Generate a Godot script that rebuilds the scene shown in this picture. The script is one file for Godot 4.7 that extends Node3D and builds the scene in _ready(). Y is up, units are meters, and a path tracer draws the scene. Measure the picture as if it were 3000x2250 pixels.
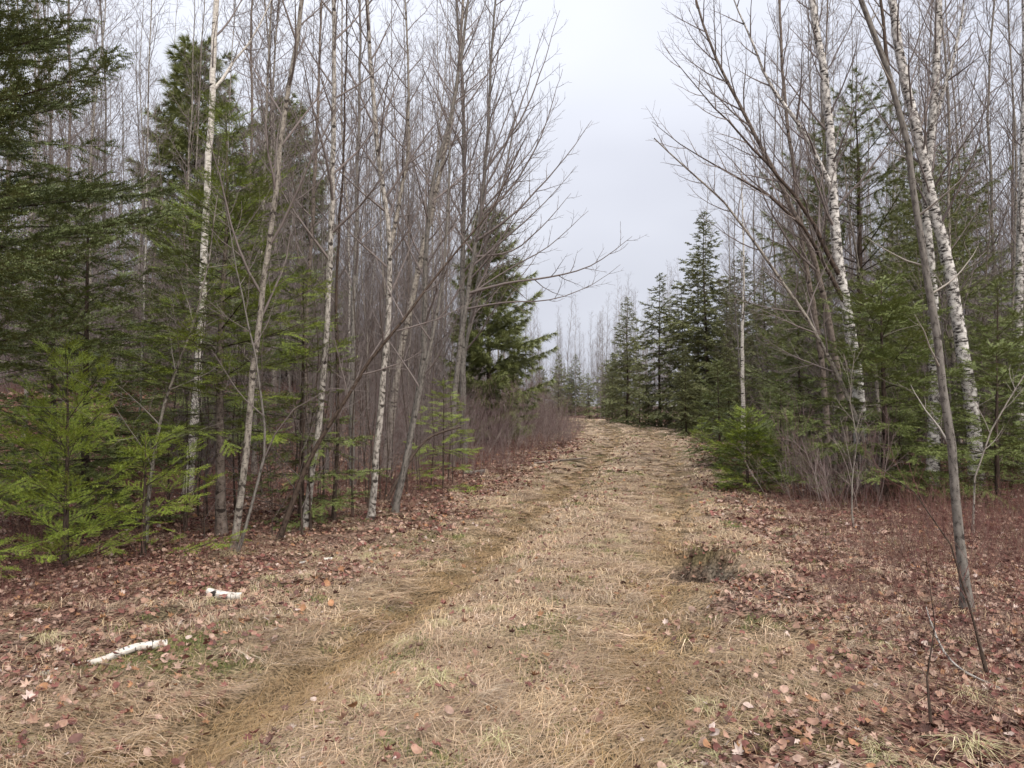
extends Node3D
# A grassy woodland track in early spring under an overcast sky.
# World: metres, y up, the track runs away from the camera along -z. "d" in comments is distance, d = -z.

var rng := RandomNumberGenerator.new()
var noise := FastNoiseLite.new()      # features about 1 / frequency metres across
var fine := FastNoiseLite.new()
var mats := {}
var counts := {}
var ground: Node3D


class Geo:
	var v := PackedVector3Array()
	var n := PackedVector3Array()
	var c := PackedColorArray()
	var t := PackedVector2Array()
	var ix := PackedInt32Array()

	func tube(p: PackedVector3Array, r: PackedFloat32Array, sides: int, col: Color, v0 := 0.0) -> void:
		var m := p.size()
		var b0 := v.size()
		var along := (p[m - 1] - p[0]).normalized()
		var ref := Vector3(0.96, 0, 0.28) if absf(along.y) > 0.7 else Vector3.UP
		var cs := PackedVector2Array()
		for k in sides + 1:
			cs.append(Vector2(cos(TAU * k / sides), sin(TAU * k / sides)))
		var w := v0
		for i in m:
			var d := (p[mini(i + 1, m - 1)] - p[maxi(i - 1, 0)]).normalized()
			var a := d.cross(ref).normalized()
			var b := d.cross(a)
			if i > 0:
				w += p[i].distance_to(p[i - 1])
			for k in sides + 1:
				var o := a * cs[k].x + b * cs[k].y
				v.append(p[i] + o * r[i])
				n.append(o)
				c.append(col)
				t.append(Vector2(float(k) / sides, w))
		var q := sides + 1
		for i in m - 1:
			for k in sides:
				var e := b0 + i * q + k
				ix.append_array(PackedInt32Array([e, e + q, e + q + 1, e, e + q + 1, e + 1]))

	func twig(p: PackedVector3Array, r0: float, r1: float, col: Color) -> void:
		var m := p.size()
		var b0 := v.size()
		var d := (p[m - 1] - p[0]).normalized()
		var a := d.cross(Vector3(0.96, 0, 0.28) if absf(d.y) > 0.7 else Vector3.UP).normalized()
		var b := d.cross(a)
		var o1 := a
		var o2 := a * -0.5 + b * 0.866
		var o3 := a * -0.5 - b * 0.866
		for i in m:
			var r := lerpf(r0, r1, float(i) / (m - 1))
			v.append_array(PackedVector3Array([p[i] + o1 * r, p[i] + o2 * r, p[i] + o3 * r]))
			n.append_array(PackedVector3Array([o1, o2, o3]))
			c.append_array(PackedColorArray([col, col, col]))
			t.append_array(PackedVector2Array([Vector2.ZERO, Vector2.ZERO, Vector2.ZERO]))
		for i in m - 1:
			var e := b0 + i * 3
			ix.append_array(PackedInt32Array([e, e + 3, e + 4, e, e + 4, e + 1, e + 1, e + 4, e + 5, e + 1, e + 5, e + 2, e + 2, e + 5, e + 3, e + 2, e + 3, e]))

	func cap(p: PackedVector3Array, r: float, col: Color) -> void:   # closes the last ring of a tube with a slightly domed end
		var m := p.size()
		var d := (p[m - 1] - p[m - 2]).normalized()
		var a := d.cross(Vector3(0.96, 0, 0.28) if absf(d.y) > 0.7 else Vector3.UP).normalized()
		var b := d.cross(a)
		var b0 := v.size()
		v.append(p[m - 1] + d * r * 0.15); n.append(d); c.append(col); t.append(Vector2(0.5, 0.5))
		for k in 9:
			var o := a * cos(TAU * k / 8) + b * sin(TAU * k / 8)
			v.append(p[m - 1] + o * r); n.append(d); c.append(col); t.append(Vector2(0.5 + o.x * 0.1, 0.5 + o.z * 0.1))
		for k in 8:
			ix.append_array(PackedInt32Array([b0, b0 + 2 + k, b0 + 1 + k]))

	func mesh(with_uv := true) -> ArrayMesh:
		var a := []
		a.resize(Mesh.ARRAY_MAX)
		a[Mesh.ARRAY_VERTEX] = v
		a[Mesh.ARRAY_NORMAL] = n
		a[Mesh.ARRAY_COLOR] = c
		if with_uv:
			a[Mesh.ARRAY_TEX_UV] = t
		a[Mesh.ARRAY_INDEX] = ix
		var me := ArrayMesh.new()
		me.add_surface_from_arrays(Mesh.PRIMITIVE_TRIANGLES, a)
		return me


class Flat:                          # loose triangles: needles, blades
	var v := PackedVector3Array()
	var c := PackedColorArray()

	func tri(a: Vector3, b: Vector3, d: Vector3, col: Color) -> void:
		v.append(a); v.append(b); v.append(d)
		c.append(col); c.append(col); c.append(col)

	func add(o: Flat, x: Transform3D) -> void:
		v.append_array(x * o.v)
		c.append_array(o.c)

	func mesh() -> ArrayMesh:
		var a := []
		a.resize(Mesh.ARRAY_MAX)
		a[Mesh.ARRAY_VERTEX] = v
		a[Mesh.ARRAY_COLOR] = c
		var me := ArrayMesh.new()
		me.add_surface_from_arrays(Mesh.PRIMITIVE_TRIANGLES, a)
		return me


# ------------------------------------------------------------------ names

func numbered(called: String) -> String:
	var k: int = counts.get(called, 0)
	counts[called] = k + 1
	return called if k == 0 else "%s_%03d" % [called, k]

func thing(called: String, label: String, category: String, at: Vector3, group := "") -> Node3D:
	var o := Node3D.new()
	o.name = numbered(called)
	add_child(o)
	o.position = at
	tag(o, label, category, group)
	return o

func tag(o: Node, label: String, category: String, group := "", kind := "") -> void:
	o.set_meta("label", label)
	if category: o.set_meta("category", category)
	if group: o.set_meta("group", group)
	if kind: o.set_meta("kind", kind)

func part(called: String, m: Mesh, mat: Material, parent: Node) -> MeshInstance3D:
	var o := MeshInstance3D.new()
	o.name = called
	o.mesh = m
	o.material_override = mat
	parent.add_child(o, true)
	return o

func copy(o: Node3D, at: Vector3, turn: float, size: float, label: String, group: String) -> Node3D:
	var r: Node3D = o.duplicate()
	var plain := String(o.name)
	var cut := plain.rfind("_")
	if cut > 0 and plain.substr(cut + 1).is_valid_int():
		plain = plain.substr(0, cut)
	r.name = numbered(plain)
	add_child(r)
	r.position = at
	r.rotation = Vector3(rng.randf_range(-0.03, 0.03), turn, rng.randf_range(-0.03, 0.03))
	r.scale = Vector3.ONE * size
	r.set_meta("label", label)
	r.set_meta("group", group)
	return r

func scatter(called: String, m: Mesh, mat: Material, xs: Array, cols: Array, label: String, category: String, parent: Node = self) -> void:
	if xs.is_empty(): return
	var mm := MultiMesh.new()
	mm.transform_format = MultiMesh.TRANSFORM_3D
	mm.use_colors = not cols.is_empty()
	mm.mesh = m
	mm.instance_count = xs.size()
	for i in xs.size():
		mm.set_instance_transform(i, xs[i])
		if mm.use_colors: mm.set_instance_color(i, cols[i])
	var o := MultiMeshInstance3D.new()
	o.name = numbered(called) if parent == self else called
	o.multimesh = mm
	o.material_override = mat
	parent.add_child(o, true)
	o.set_meta("kind", "stuff")
	if label: o.set_meta("label", label)
	if category and parent == self: o.set_meta("category", category)


# ------------------------------------------------------------------ materials

func vcol(rough := 0.9, back := Color.BLACK, spec := 0.3) -> StandardMaterial3D:
	var m := StandardMaterial3D.new()
	m.vertex_color_use_as_albedo = true
	m.roughness = rough
	m.metallic_specular = spec
	m.cull_mode = BaseMaterial3D.CULL_DISABLED
	if back != Color.BLACK:
		m.backlight_enabled = true
		m.backlight = back
	return m

func bark(sd: int, light: Color, shade: Color, dark: Color, lenticels: int, scars: int, mottle: float) -> StandardMaterial3D:
	var w := 128
	var h := 512
	var im := Image.create(w, h, false, Image.FORMAT_RGB8)
	var f := FastNoiseLite.new()
	f.seed = sd
	f.frequency = 1.0
	f.fractal_octaves = 3
	var r := RandomNumberGenerator.new()
	r.seed = sd
	for y in h:
		var fade := smoothstep(448.0, 512.0, float(y))
		for x in w:
			var a := TAU * x / w
			var q := Vector3(cos(a) * 0.9, y * 0.035, sin(a) * 0.9)
			var k := lerpf(f.get_noise_3dv(q), f.get_noise_3dv(q - Vector3(0, h * 0.035, 0)), fade)
			var q2 := Vector3(cos(a) * 5.0, y * 0.22, sin(a) * 5.0)
			var k2 := lerpf(f.get_noise_3dv(q2), f.get_noise_3dv(q2 - Vector3(0, h * 0.22, 0)), fade)
			var col := light.lerp(shade, clampf(0.45 + k * 0.9 + k2 * 0.35, 0, 1))
			if mottle > 0.0:
				col = col.lerp(dark, smoothstep(0.0, 0.13, k * 0.75 + k2 * 0.55 - 0.42 + mottle) * 0.85)
			im.set_pixel(x, y, col)
	for i in lenticels:
		var y := r.randi_range(2, h - 3)
		var x0 := r.randi_range(0, w)
		var n := r.randi_range(5, 34)
		var thick := 1 if r.randf() < 0.75 else 2
		var strength := r.randf_range(0.35, 0.9)
		for x in n:
			for j in thick:
				var px := (x0 + x) % w
				var py := (y + j + int(sin(x * 0.2) * 0.8)) % h
				im.set_pixel(px, py, im.get_pixel(px, py).lerp(dark, strength))
	for i in scars:
		var cx := r.randi_range(0, w)
		var cy := r.randi_range(20, h - 30)
		var rw := r.randf_range(7, 22)
		var rh := r.randf_range(3, 9)
		for dy in range(-26, 27):
			for dx in range(-34, 35):
				var e := pow(dx / rw, 2) + pow((dy + absf(dx) * -0.15) / rh, 2) + f.get_noise_2d(dx * 0.3 + i * 9, dy * 0.3) * 0.9
				var brow := absf(dy + 7 - absf(dx) * 0.55) - 1.8
				var on := smoothstep(1.15, 0.75, e)
				if absf(dx) < rw * 1.4: on = maxf(on, 0.8 * smoothstep(1.2, -0.4, brow))
				if on > 0:
					var px := posmod(cx + dx, w)
					im.set_pixel(px, posmod(cy + dy, h), im.get_pixel(px, posmod(cy + dy, h)).lerp(dark, on * 0.92))
	im.generate_mipmaps()
	var m := StandardMaterial3D.new()
	m.albedo_texture = ImageTexture.create_from_image(im)
	m.uv1_scale = Vector3(1, 1.0 / 1.5, 1)
	m.roughness = 0.85
	m.metallic_specular = 0.3
	m.heightmap_enabled = true
	m.heightmap_texture = m.albedo_texture
	m.heightmap_scale = 0.5
	return m


# ------------------------------------------------------------------ the lie of the land

const TRACK := [[0.0, -1.6], [3.3, -0.57], [5.0, -0.06], [7.0, 0.42], [10.0, 1.07], [15.0, 2.1], [20.0, 3.15], [30.0, 4.95], [45.0, 6.95], [60.0, 7.9], [68.0, 7.8], [75.0, 7.0], [85.0, 4.6], [110.0, -6.0], [400.0, -200.0]]

func track_x(d: float) -> float:
	if d <= 0.0: return -1.6 + d * 0.3
	for i in TRACK.size() - 1:
		if d < TRACK[i + 1][0]:
			var f: float = (d - TRACK[i][0]) / (TRACK[i + 1][0] - TRACK[i][0])
			return lerpf(TRACK[i][1], TRACK[i + 1][1], f)
	return -200.0

func hole(x: float, d: float) -> float:      # 1 in the middle of the washed-out pit, 0 outside it
	var e := sqrt(pow((x - 1.78) / 0.42, 2) + pow((d - 7.6) / 0.95, 2)) + fine.get_noise_2d(x * 1.2, d * 1.2) * 0.22
	return smoothstep(1.1, 0.2, e)

func height(x: float, z: float) -> float:
	var d := -z
	var u := x - track_x(d)
	var h := noise.get_noise_2d(x * 0.35, z * 0.35) * 0.10 + noise.get_noise_2d(x * 1.6 + 40, z * 1.6) * 0.045
	h *= 0.35 + 0.65 * smoothstep(1.0, 3.0, absf(u))
	h += fine.get_noise_2d(x * 1.2, z * 1.2) * 0.02
	h -= 0.13 * exp(-pow((u + 1.0) / 0.30, 2)) + 0.085 * exp(-pow((u - 1.0) / 0.32, 2))
	h += 0.09 * exp(-pow(u / 0.55, 2)) + 0.05 * exp(-pow((u + 1.9) / 0.5, 2)) + 0.03 * exp(-pow((u - 1.9) / 0.5, 2))
	h -= hole(x, d) * 0.52
	h += 1.75 * smoothstep(-2.2, -6.0, x + smoothstep(16.0, 40.0, d) * 1.5) * smoothstep(12.6, 18.5, d) * (1.0 - smoothstep(30.0, 60.0, d) * 0.6)
	h += smoothstep(10.0, 30.0, d) * 0.12 * smoothstep(3.0, 8.0, absf(u))
	return h

func straw_at(x: float, d: float) -> float:
	var u := x - track_x(d)
	var k := noise.get_noise_2d(x * 1.3 + 90, d * 1.3) * 1.1
	var reach := 1.85 + 0.35 * smoothstep(18.0, 32.0, d) + k + (0.35 * smoothstep(7.0, 4.0, d) if u < 0 else -0.3 * smoothstep(14.0, 8.0, d))
	return smoothstep(reach + 0.55, reach - 0.35, absf(u))

func rut_at(x: float, d: float) -> float:
	var u := x - track_x(d)
	var k := noise.get_noise_2d(x * 2.2, d * 2.2 + 55) * 0.3
	return maxf(exp(-pow((u + 1.0 + k * 0.3) / 0.33, 2)), (0.75 + k) * exp(-pow((u - 1.0 + k * 0.3) / 0.36, 2)))

func ground_color(x: float, d: float) -> Color:
	var u := x - track_x(d)
	var leaf := Color(0.19, 0.11, 0.082)
	var k := noise.get_noise_2d(x * 2.0, d * 2.0) + fine.get_noise_2d(x * 2.0, d * 2.0) * 0.7
	leaf = leaf.lerp(Color(0.29, 0.195, 0.155), clampf(0.4 + k, 0, 1))
	leaf = leaf.lerp(Color(0.19, 0.085, 0.07), clampf(noise.get_noise_2d(x * 0.5, d * 0.5 + 300) * 1.6, 0, 0.7))
	var straw := Color(0.36, 0.265, 0.165).lerp(Color(0.47, 0.365, 0.25), clampf(0.5 + k, 0, 1))
	straw = straw.lerp(Color(0.24, 0.18, 0.10), clampf(noise.get_noise_2d(x * 3.0 + 20, d * 3.0) * 1.5, 0, 0.6))
	var c := leaf.lerp(straw, straw_at(x, d))
	c = c.lerp(Color(0.235, 0.162, 0.092), rut_at(x, d) * 0.85)
	var green := smoothstep(0.22, 0.5, noise.get_noise_2d(x * 1.7 + 500, d * 1.7)) * smoothstep(4.0, 2.4, absf(u)) * 0.5
	green = maxf(green, smoothstep(1.0, 0.3, sqrt(pow((x + 2.05) / 0.7, 2) + pow((d - 4.55) / 0.4, 2))) * 0.8)
	c = c.lerp(Color(0.10, 0.115, 0.04), green)
	c = c.lerp(Color(0.19, 0.14, 0.105).lerp(Color(0.31, 0.255, 0.195), smoothstep(0.0, 0.2, x - 1.83 + k * 0.25)), smoothstep(0.2, 0.3, hole(x, d)))
	return c


func axis(fine_lo: float, fine_hi: float, step: float, grow: float, lo: float, hi: float) -> PackedFloat32Array:
	var a := PackedFloat32Array()
	var x := fine_lo
	while x <= fine_hi:
		a.append(x)
		x += step
	var s := step
	while a[a.size() - 1] < hi:
		s *= grow
		a.append(minf(a[a.size() - 1] + s, hi))
	s = step
	var b := PackedFloat32Array()
	x = fine_lo
	while x > lo:
		s *= grow
		x = maxf(x - s, lo)
		b.append(x)
	b.reverse()
	b.append_array(a)
	return b

func refine(a: PackedFloat32Array, lo: float, hi: float) -> PackedFloat32Array:
	var b := PackedFloat32Array()
	for i in a.size() - 1:
		b.append(a[i])
		if a[i] > lo and a[i + 1] < hi:
			b.append(lerpf(a[i], a[i + 1], 1.0 / 3.0))
			b.append(lerpf(a[i], a[i + 1], 2.0 / 3.0))
	b.append(a[a.size() - 1])
	return b

func build_ground() -> void:
	var xs := axis(-5.0, 6.0, 0.085, 1.055, -400, 400)
	var zs := axis(-13.0, -2.0, 0.085, 1.05, -500, 60)
	xs = refine(xs, 1.15, 2.45)
	zs = refine(zs, -8.8, -6.4)
	var v := PackedVector3Array()
	var c := PackedColorArray()
	var ix := PackedInt32Array()
	var w := xs.size()
	for z in zs:
		for x in xs:
			v.append(Vector3(x, height(x, z), z))
			c.append(ground_color(x, -z))
	for j in zs.size() - 1:
		for i in w - 1:
			var e := j * w + i
			ix.append_array(PackedInt32Array([e, e + 1, e + w, e + 1, e + w + 1, e + w]))
	var n := PackedVector3Array()
	n.resize(v.size())
	for j in zs.size():
		for i in w:
			var l := v[j * w + maxi(i - 1, 0)]
			var r := v[j * w + mini(i + 1, w - 1)]
			var u := v[maxi(j - 1, 0) * w + i]
			var b := v[mini(j + 1, zs.size() - 1) * w + i]
			n[j * w + i] = (b - u).cross(r - l).normalized()
	var a := []
	a.resize(Mesh.ARRAY_MAX)
	a[Mesh.ARRAY_VERTEX] = v
	a[Mesh.ARRAY_NORMAL] = n
	a[Mesh.ARRAY_COLOR] = c
	a[Mesh.ARRAY_INDEX] = ix
	var me := ArrayMesh.new()
	me.add_surface_from_arrays(Mesh.PRIMITIVE_TRIANGLES, a)
	var m := StandardMaterial3D.new()
	m.vertex_color_use_as_albedo = true
	m.roughness = 0.95
	m.metallic_specular = 0.2
	var grain := Image.create(512, 512, false, Image.FORMAT_RGB8)
	var f := FastNoiseLite.new()
	f.frequency = 0.06
	f.fractal_octaves = 4
	f.seed = 8
	var tile := f.get_seamless_image(512, 512)
	for y in 512:
		for x in 512:
			var g := clampf(0.78 + (tile.get_pixel(x, y).r - 0.5) * 1.7 + rng.randf_range(-0.2, 0.2), 0.25, 1.0)
			grain.set_pixel(x, y, Color(g, g, g))
	m.albedo_texture = ImageTexture.create_from_image(grain)
	m.albedo_color = Color(1, 1, 1)
	m.uv1_triplanar = true
	m.uv1_world_triplanar = true
	m.uv1_scale = Vector3(0.9, 0.9, 0.9)
	m.normal_enabled = true
	var bumps := tile.duplicate() as Image
	bumps.convert(Image.FORMAT_RGBA8)
	bumps.bump_map_to_normal_map(6.0)
	m.normal_texture = ImageTexture.create_from_image(bumps)
	ground = part("ground", me, m, self)
	tag(ground, "leaf strewn woodland floor crossed by a grassy two rut track", "", "", "structure")
	ground.name = "ground"


# ------------------------------------------------------------------ bare trees

func bend(start: Vector3, dir: Vector3, length: float, steps: int, wig: float, lift: float) -> PackedVector3Array:
	var p := PackedVector3Array([start])
	var d := dir.normalized()
	for i in steps:
		d = (d + Vector3(rng.randf_range(-wig, wig), rng.randf_range(-wig, wig) + lift, rng.randf_range(-wig, wig))).normalized()
		start += d * (length / steps)
		p.append(start)
	return p

func spline(pts: Array, step: float, wig: float) -> PackedVector3Array:
	var p := PackedVector3Array()
	for i in pts.size() - 1:
		var a: Vector3 = pts[maxi(i - 1, 0)]
		var b: Vector3 = pts[i]
		var c: Vector3 = pts[i + 1]
		var e: Vector3 = pts[mini(i + 2, pts.size() - 1)]
		var n := maxi(1, int(b.distance_to(c) / step))
		for k in n:
			p.append(b.cubic_interpolate(c, a, e, float(k) / n) + (Vector3(rng.randf_range(-wig, wig), 0, rng.randf_range(-wig, wig)) if p.size() > 0 else Vector3.ZERO))
	p.append(pts[pts.size() - 1])
	return p

func on_path(p: PackedVector3Array, f: float) -> Vector3:
	var s := clampf(f, 0, 1) * (p.size() - 1)
	var i := mini(int(s), p.size() - 2)
	return p[i].lerp(p[i + 1], s - i)

func dir_path(p: PackedVector3Array, f: float) -> Vector3:
	var i := mini(int(clampf(f, 0, 1) * (p.size() - 1)), p.size() - 2)
	return (p[i + 1] - p[i]).normalized()

func aside(d: Vector3, angle: float, roll: float) -> Vector3:      # d turned by angle, in the direction given by roll
	var a := d.cross(Vector3(0.9, 0.1, 0.42)).normalized()
	var b := d.cross(a)
	return d * cos(angle) + (a * cos(roll) + b * sin(roll)) * sin(angle)

func twigs_on(g: Geo, p: PackedVector3Array, length: float, r: float, o: Dictionary, depth: int) -> void:
	var gap: float = o.gap * (1.0 if depth == 1 else 0.62)
	var n := int(length / gap)
	var roll := rng.randf() * TAU
	for i in n:
		var f := 0.16 + 0.82 * (i + rng.randf() * 0.7) / maxf(n, 1.0)
		roll += PI + rng.randf_range(-0.8, 0.8)
		var l: float = length * (1.0 - f * 0.7) * rng.randf_range(0.28, 0.62)
		if depth > 1: l = rng.randf_range(0.08, 0.28) * o.get("twig", 1.0)
		l = maxf(l, 0.06)
		var q := bend(on_path(p, f), aside(dir_path(p, f), rng.randf_range(0.55, 0.95), roll), l, 4 if depth == 1 else 2, 0.17, o.lift * 1.3)
		var r0 := maxf(r * (1.0 - f * 0.75) * 0.5, o.thin)
		g.twig(q, r0, o.thin * 0.7, o.twig_color)
		if depth < o.depth:
			twigs_on(g, q, l, r0, o, depth + 1)

# o: r0, r1 (trunk radius below, above), limbs, from, reach, angle, lift, gap, depth, thin, bark, twig_color
func bare_tree(root: Node3D, pts: Array, o: Dictionary, merged := false) -> PackedVector3Array:
	var p := spline(pts, o.get("step", 0.3), o.get("wig", 0.012))
	var g := Geo.new()
	var rr := PackedFloat32Array()
	var m := p.size()
	for i in m:
		var f := float(i) / (m - 1)
		var hgt := p[i].y - p[0].y
		rr.append(lerpf(o.r0, o.r1, pow(f, 0.8)) * (1.0 + 0.9 * exp(-hgt * 8.0)) * (1.0 + 0.05 * noise.get_noise_2d(i * 30.0, o.r0 * 9000.0)))
	g.tube(p, rr, o.get("sides", 9), Color.WHITE, rng.randf() * 1.5)
	part("trunk", g.mesh(), o.bark, root)
	var tw := Geo.new()
	var lg := Geo.new()
	var roll := rng.randf() * TAU
	for i in o.limbs:
		var f: float = o.from + (1.0 - o.from) * pow((i + rng.randf() * 0.8) / o.limbs, 0.9)
		if f > 0.985: continue
		roll += 2.4 + rng.randf_range(-0.5, 0.5)
		var dd := dir_path(p, f)
		var ang: float = o.angle * rng.randf_range(0.75, 1.25)
		var dir := aside(dd, ang, roll)
		if o.has("toward") and rng.randf() < 0.6: dir = (dir + o.toward * 0.7).normalized()
		var top: float = 1.0 - (f - o.from) / (1.0 - o.from)
		var length: float = o.reach * (0.3 + 0.7 * top) * rng.randf_range(0.55, 1.1)
		var tr: float = lerpf(o.r0, o.r1, pow(f, 0.8))
		var lr: float = minf(tr * 0.55, 0.004 + length * 0.0085) * o.get("stout", 1.0)
		var q := bend(on_path(p, f), dir, length, 7, 0.12, o.lift)
		limb(lg, tw, q, length, lr, o, root, merged)
	if merged and lg.v.size(): part("branches", lg.mesh(), o.limb_mat, root).set_meta("kind", "stuff")
	if tw.v.size(): part("twigs", tw.mesh(false), mats.twig, root).set_meta("kind", "stuff")
	return p

func limb(lg: Geo, tw: Geo, q: PackedVector3Array, length: float, lr: float, o: Dictionary, root: Node3D, merged: bool) -> void:
	var k := q.size()
	var lrr := PackedFloat32Array()
	for j in k: lrr.append(lerpf(lr, o.thin, float(j) / (k - 1)))
	if merged:
		lg.twig(q, lr, o.thin, o.twig_color)
	else:
		var one := Geo.new()
		one.tube(q, lrr, 5, o.get("limb_color", o.twig_color), rng.randf())
		part("limb", one.mesh(), o.limb_mat, root)
	twigs_on(tw, q, length, lr, o, 1)


# ------------------------------------------------------------------ conifers

func needle_row(fl: Flat, a: Vector3, dir: Vector3, up: Vector3, length: float, gap: float, nl: float, nw: float, cols: Array, rows: int) -> void:
	var side := dir.cross(up).normalized()
	var n := int(length / gap)
	for i in n:
		var at := a + dir * (i * gap)
		for k in rows:
			var s := side * (1.0 if k % 2 == 0 else -1.0)
			if k >= 2:
				var a2 := rng.randf() * TAU
				s = (up * (sin(a2) + 0.25) + side * cos(a2)).normalized()
			var q := (s + dir * rng.randf_range(0.45, 0.85) + up * rng.randf_range(-0.05, 0.4)).normalized()
			var l := nl * rng.randf_range(0.75, 1.1) * (1.0 if i < n - 3 else 0.7)
			var w := dir * nw * 0.5
			fl.tri(at - w, at + w, at + q * l, cols[rng.randi() % cols.size()])

# a small flat spray that points along +x, top along +y
func sprig(length: float, gap: float, nl: float, nw: float, cols: Array, rows: int, shoots: int) -> Flat:
	var fl := Flat.new()
	var x := Vector3.RIGHT
	needle_row(fl, Vector3.ZERO, x, Vector3.UP, length, gap, nl, nw, cols, rows)
	for i in shoots:
		var f := 0.12 + 0.6 * i / maxf(shoots, 1)
		var s := 1.0 if i % 2 == 0 else -1.0
		var d := Vector3(0.72, rng.randf_range(-0.12, 0.12), s * rng.randf_range(0.55, 0.8)).normalized()
		needle_row(fl, x * length * f, d, Vector3.UP, length * (0.75 - f * 0.55), gap, nl, nw, cols, rows)
	return fl

func tuft(nl: float, nw: float, n: int, cols: Array) -> Flat:      # pine: long soft needles
	var fl := Flat.new()
	for i in n:
		var a := TAU * i / n * 2.4
		var s := rng.randf_range(0.25, 1.0)
		var d := Vector3(1.0, sin(a) * s - 0.15, cos(a) * s).normalized()
		var w := d.cross(Vector3(rng.randf_range(-1, 1), 1, rng.randf_range(-1, 1))).normalized() * nw * 0.5
		var b := Vector3(-0.05 + rng.randf() * 0.06, 0, 0)
		var tip := b + d * nl * rng.randf_range(0.8, 1.1) - Vector3(0, nl * 0.12, 0)
		fl.tri(b - w, b + w, tip, cols[rng.randi() % cols.size()])
	return fl

func put(fl: Flat, sp: Flat, at: Vector3, dir: Vector3, up: Vector3, s: float) -> void:
	var x := dir.normalized()
	var z := x.cross(up).normalized()
	fl.add(sp, Transform3D(Basis(x * s, z.cross(x) * s, z * s), at))

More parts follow.
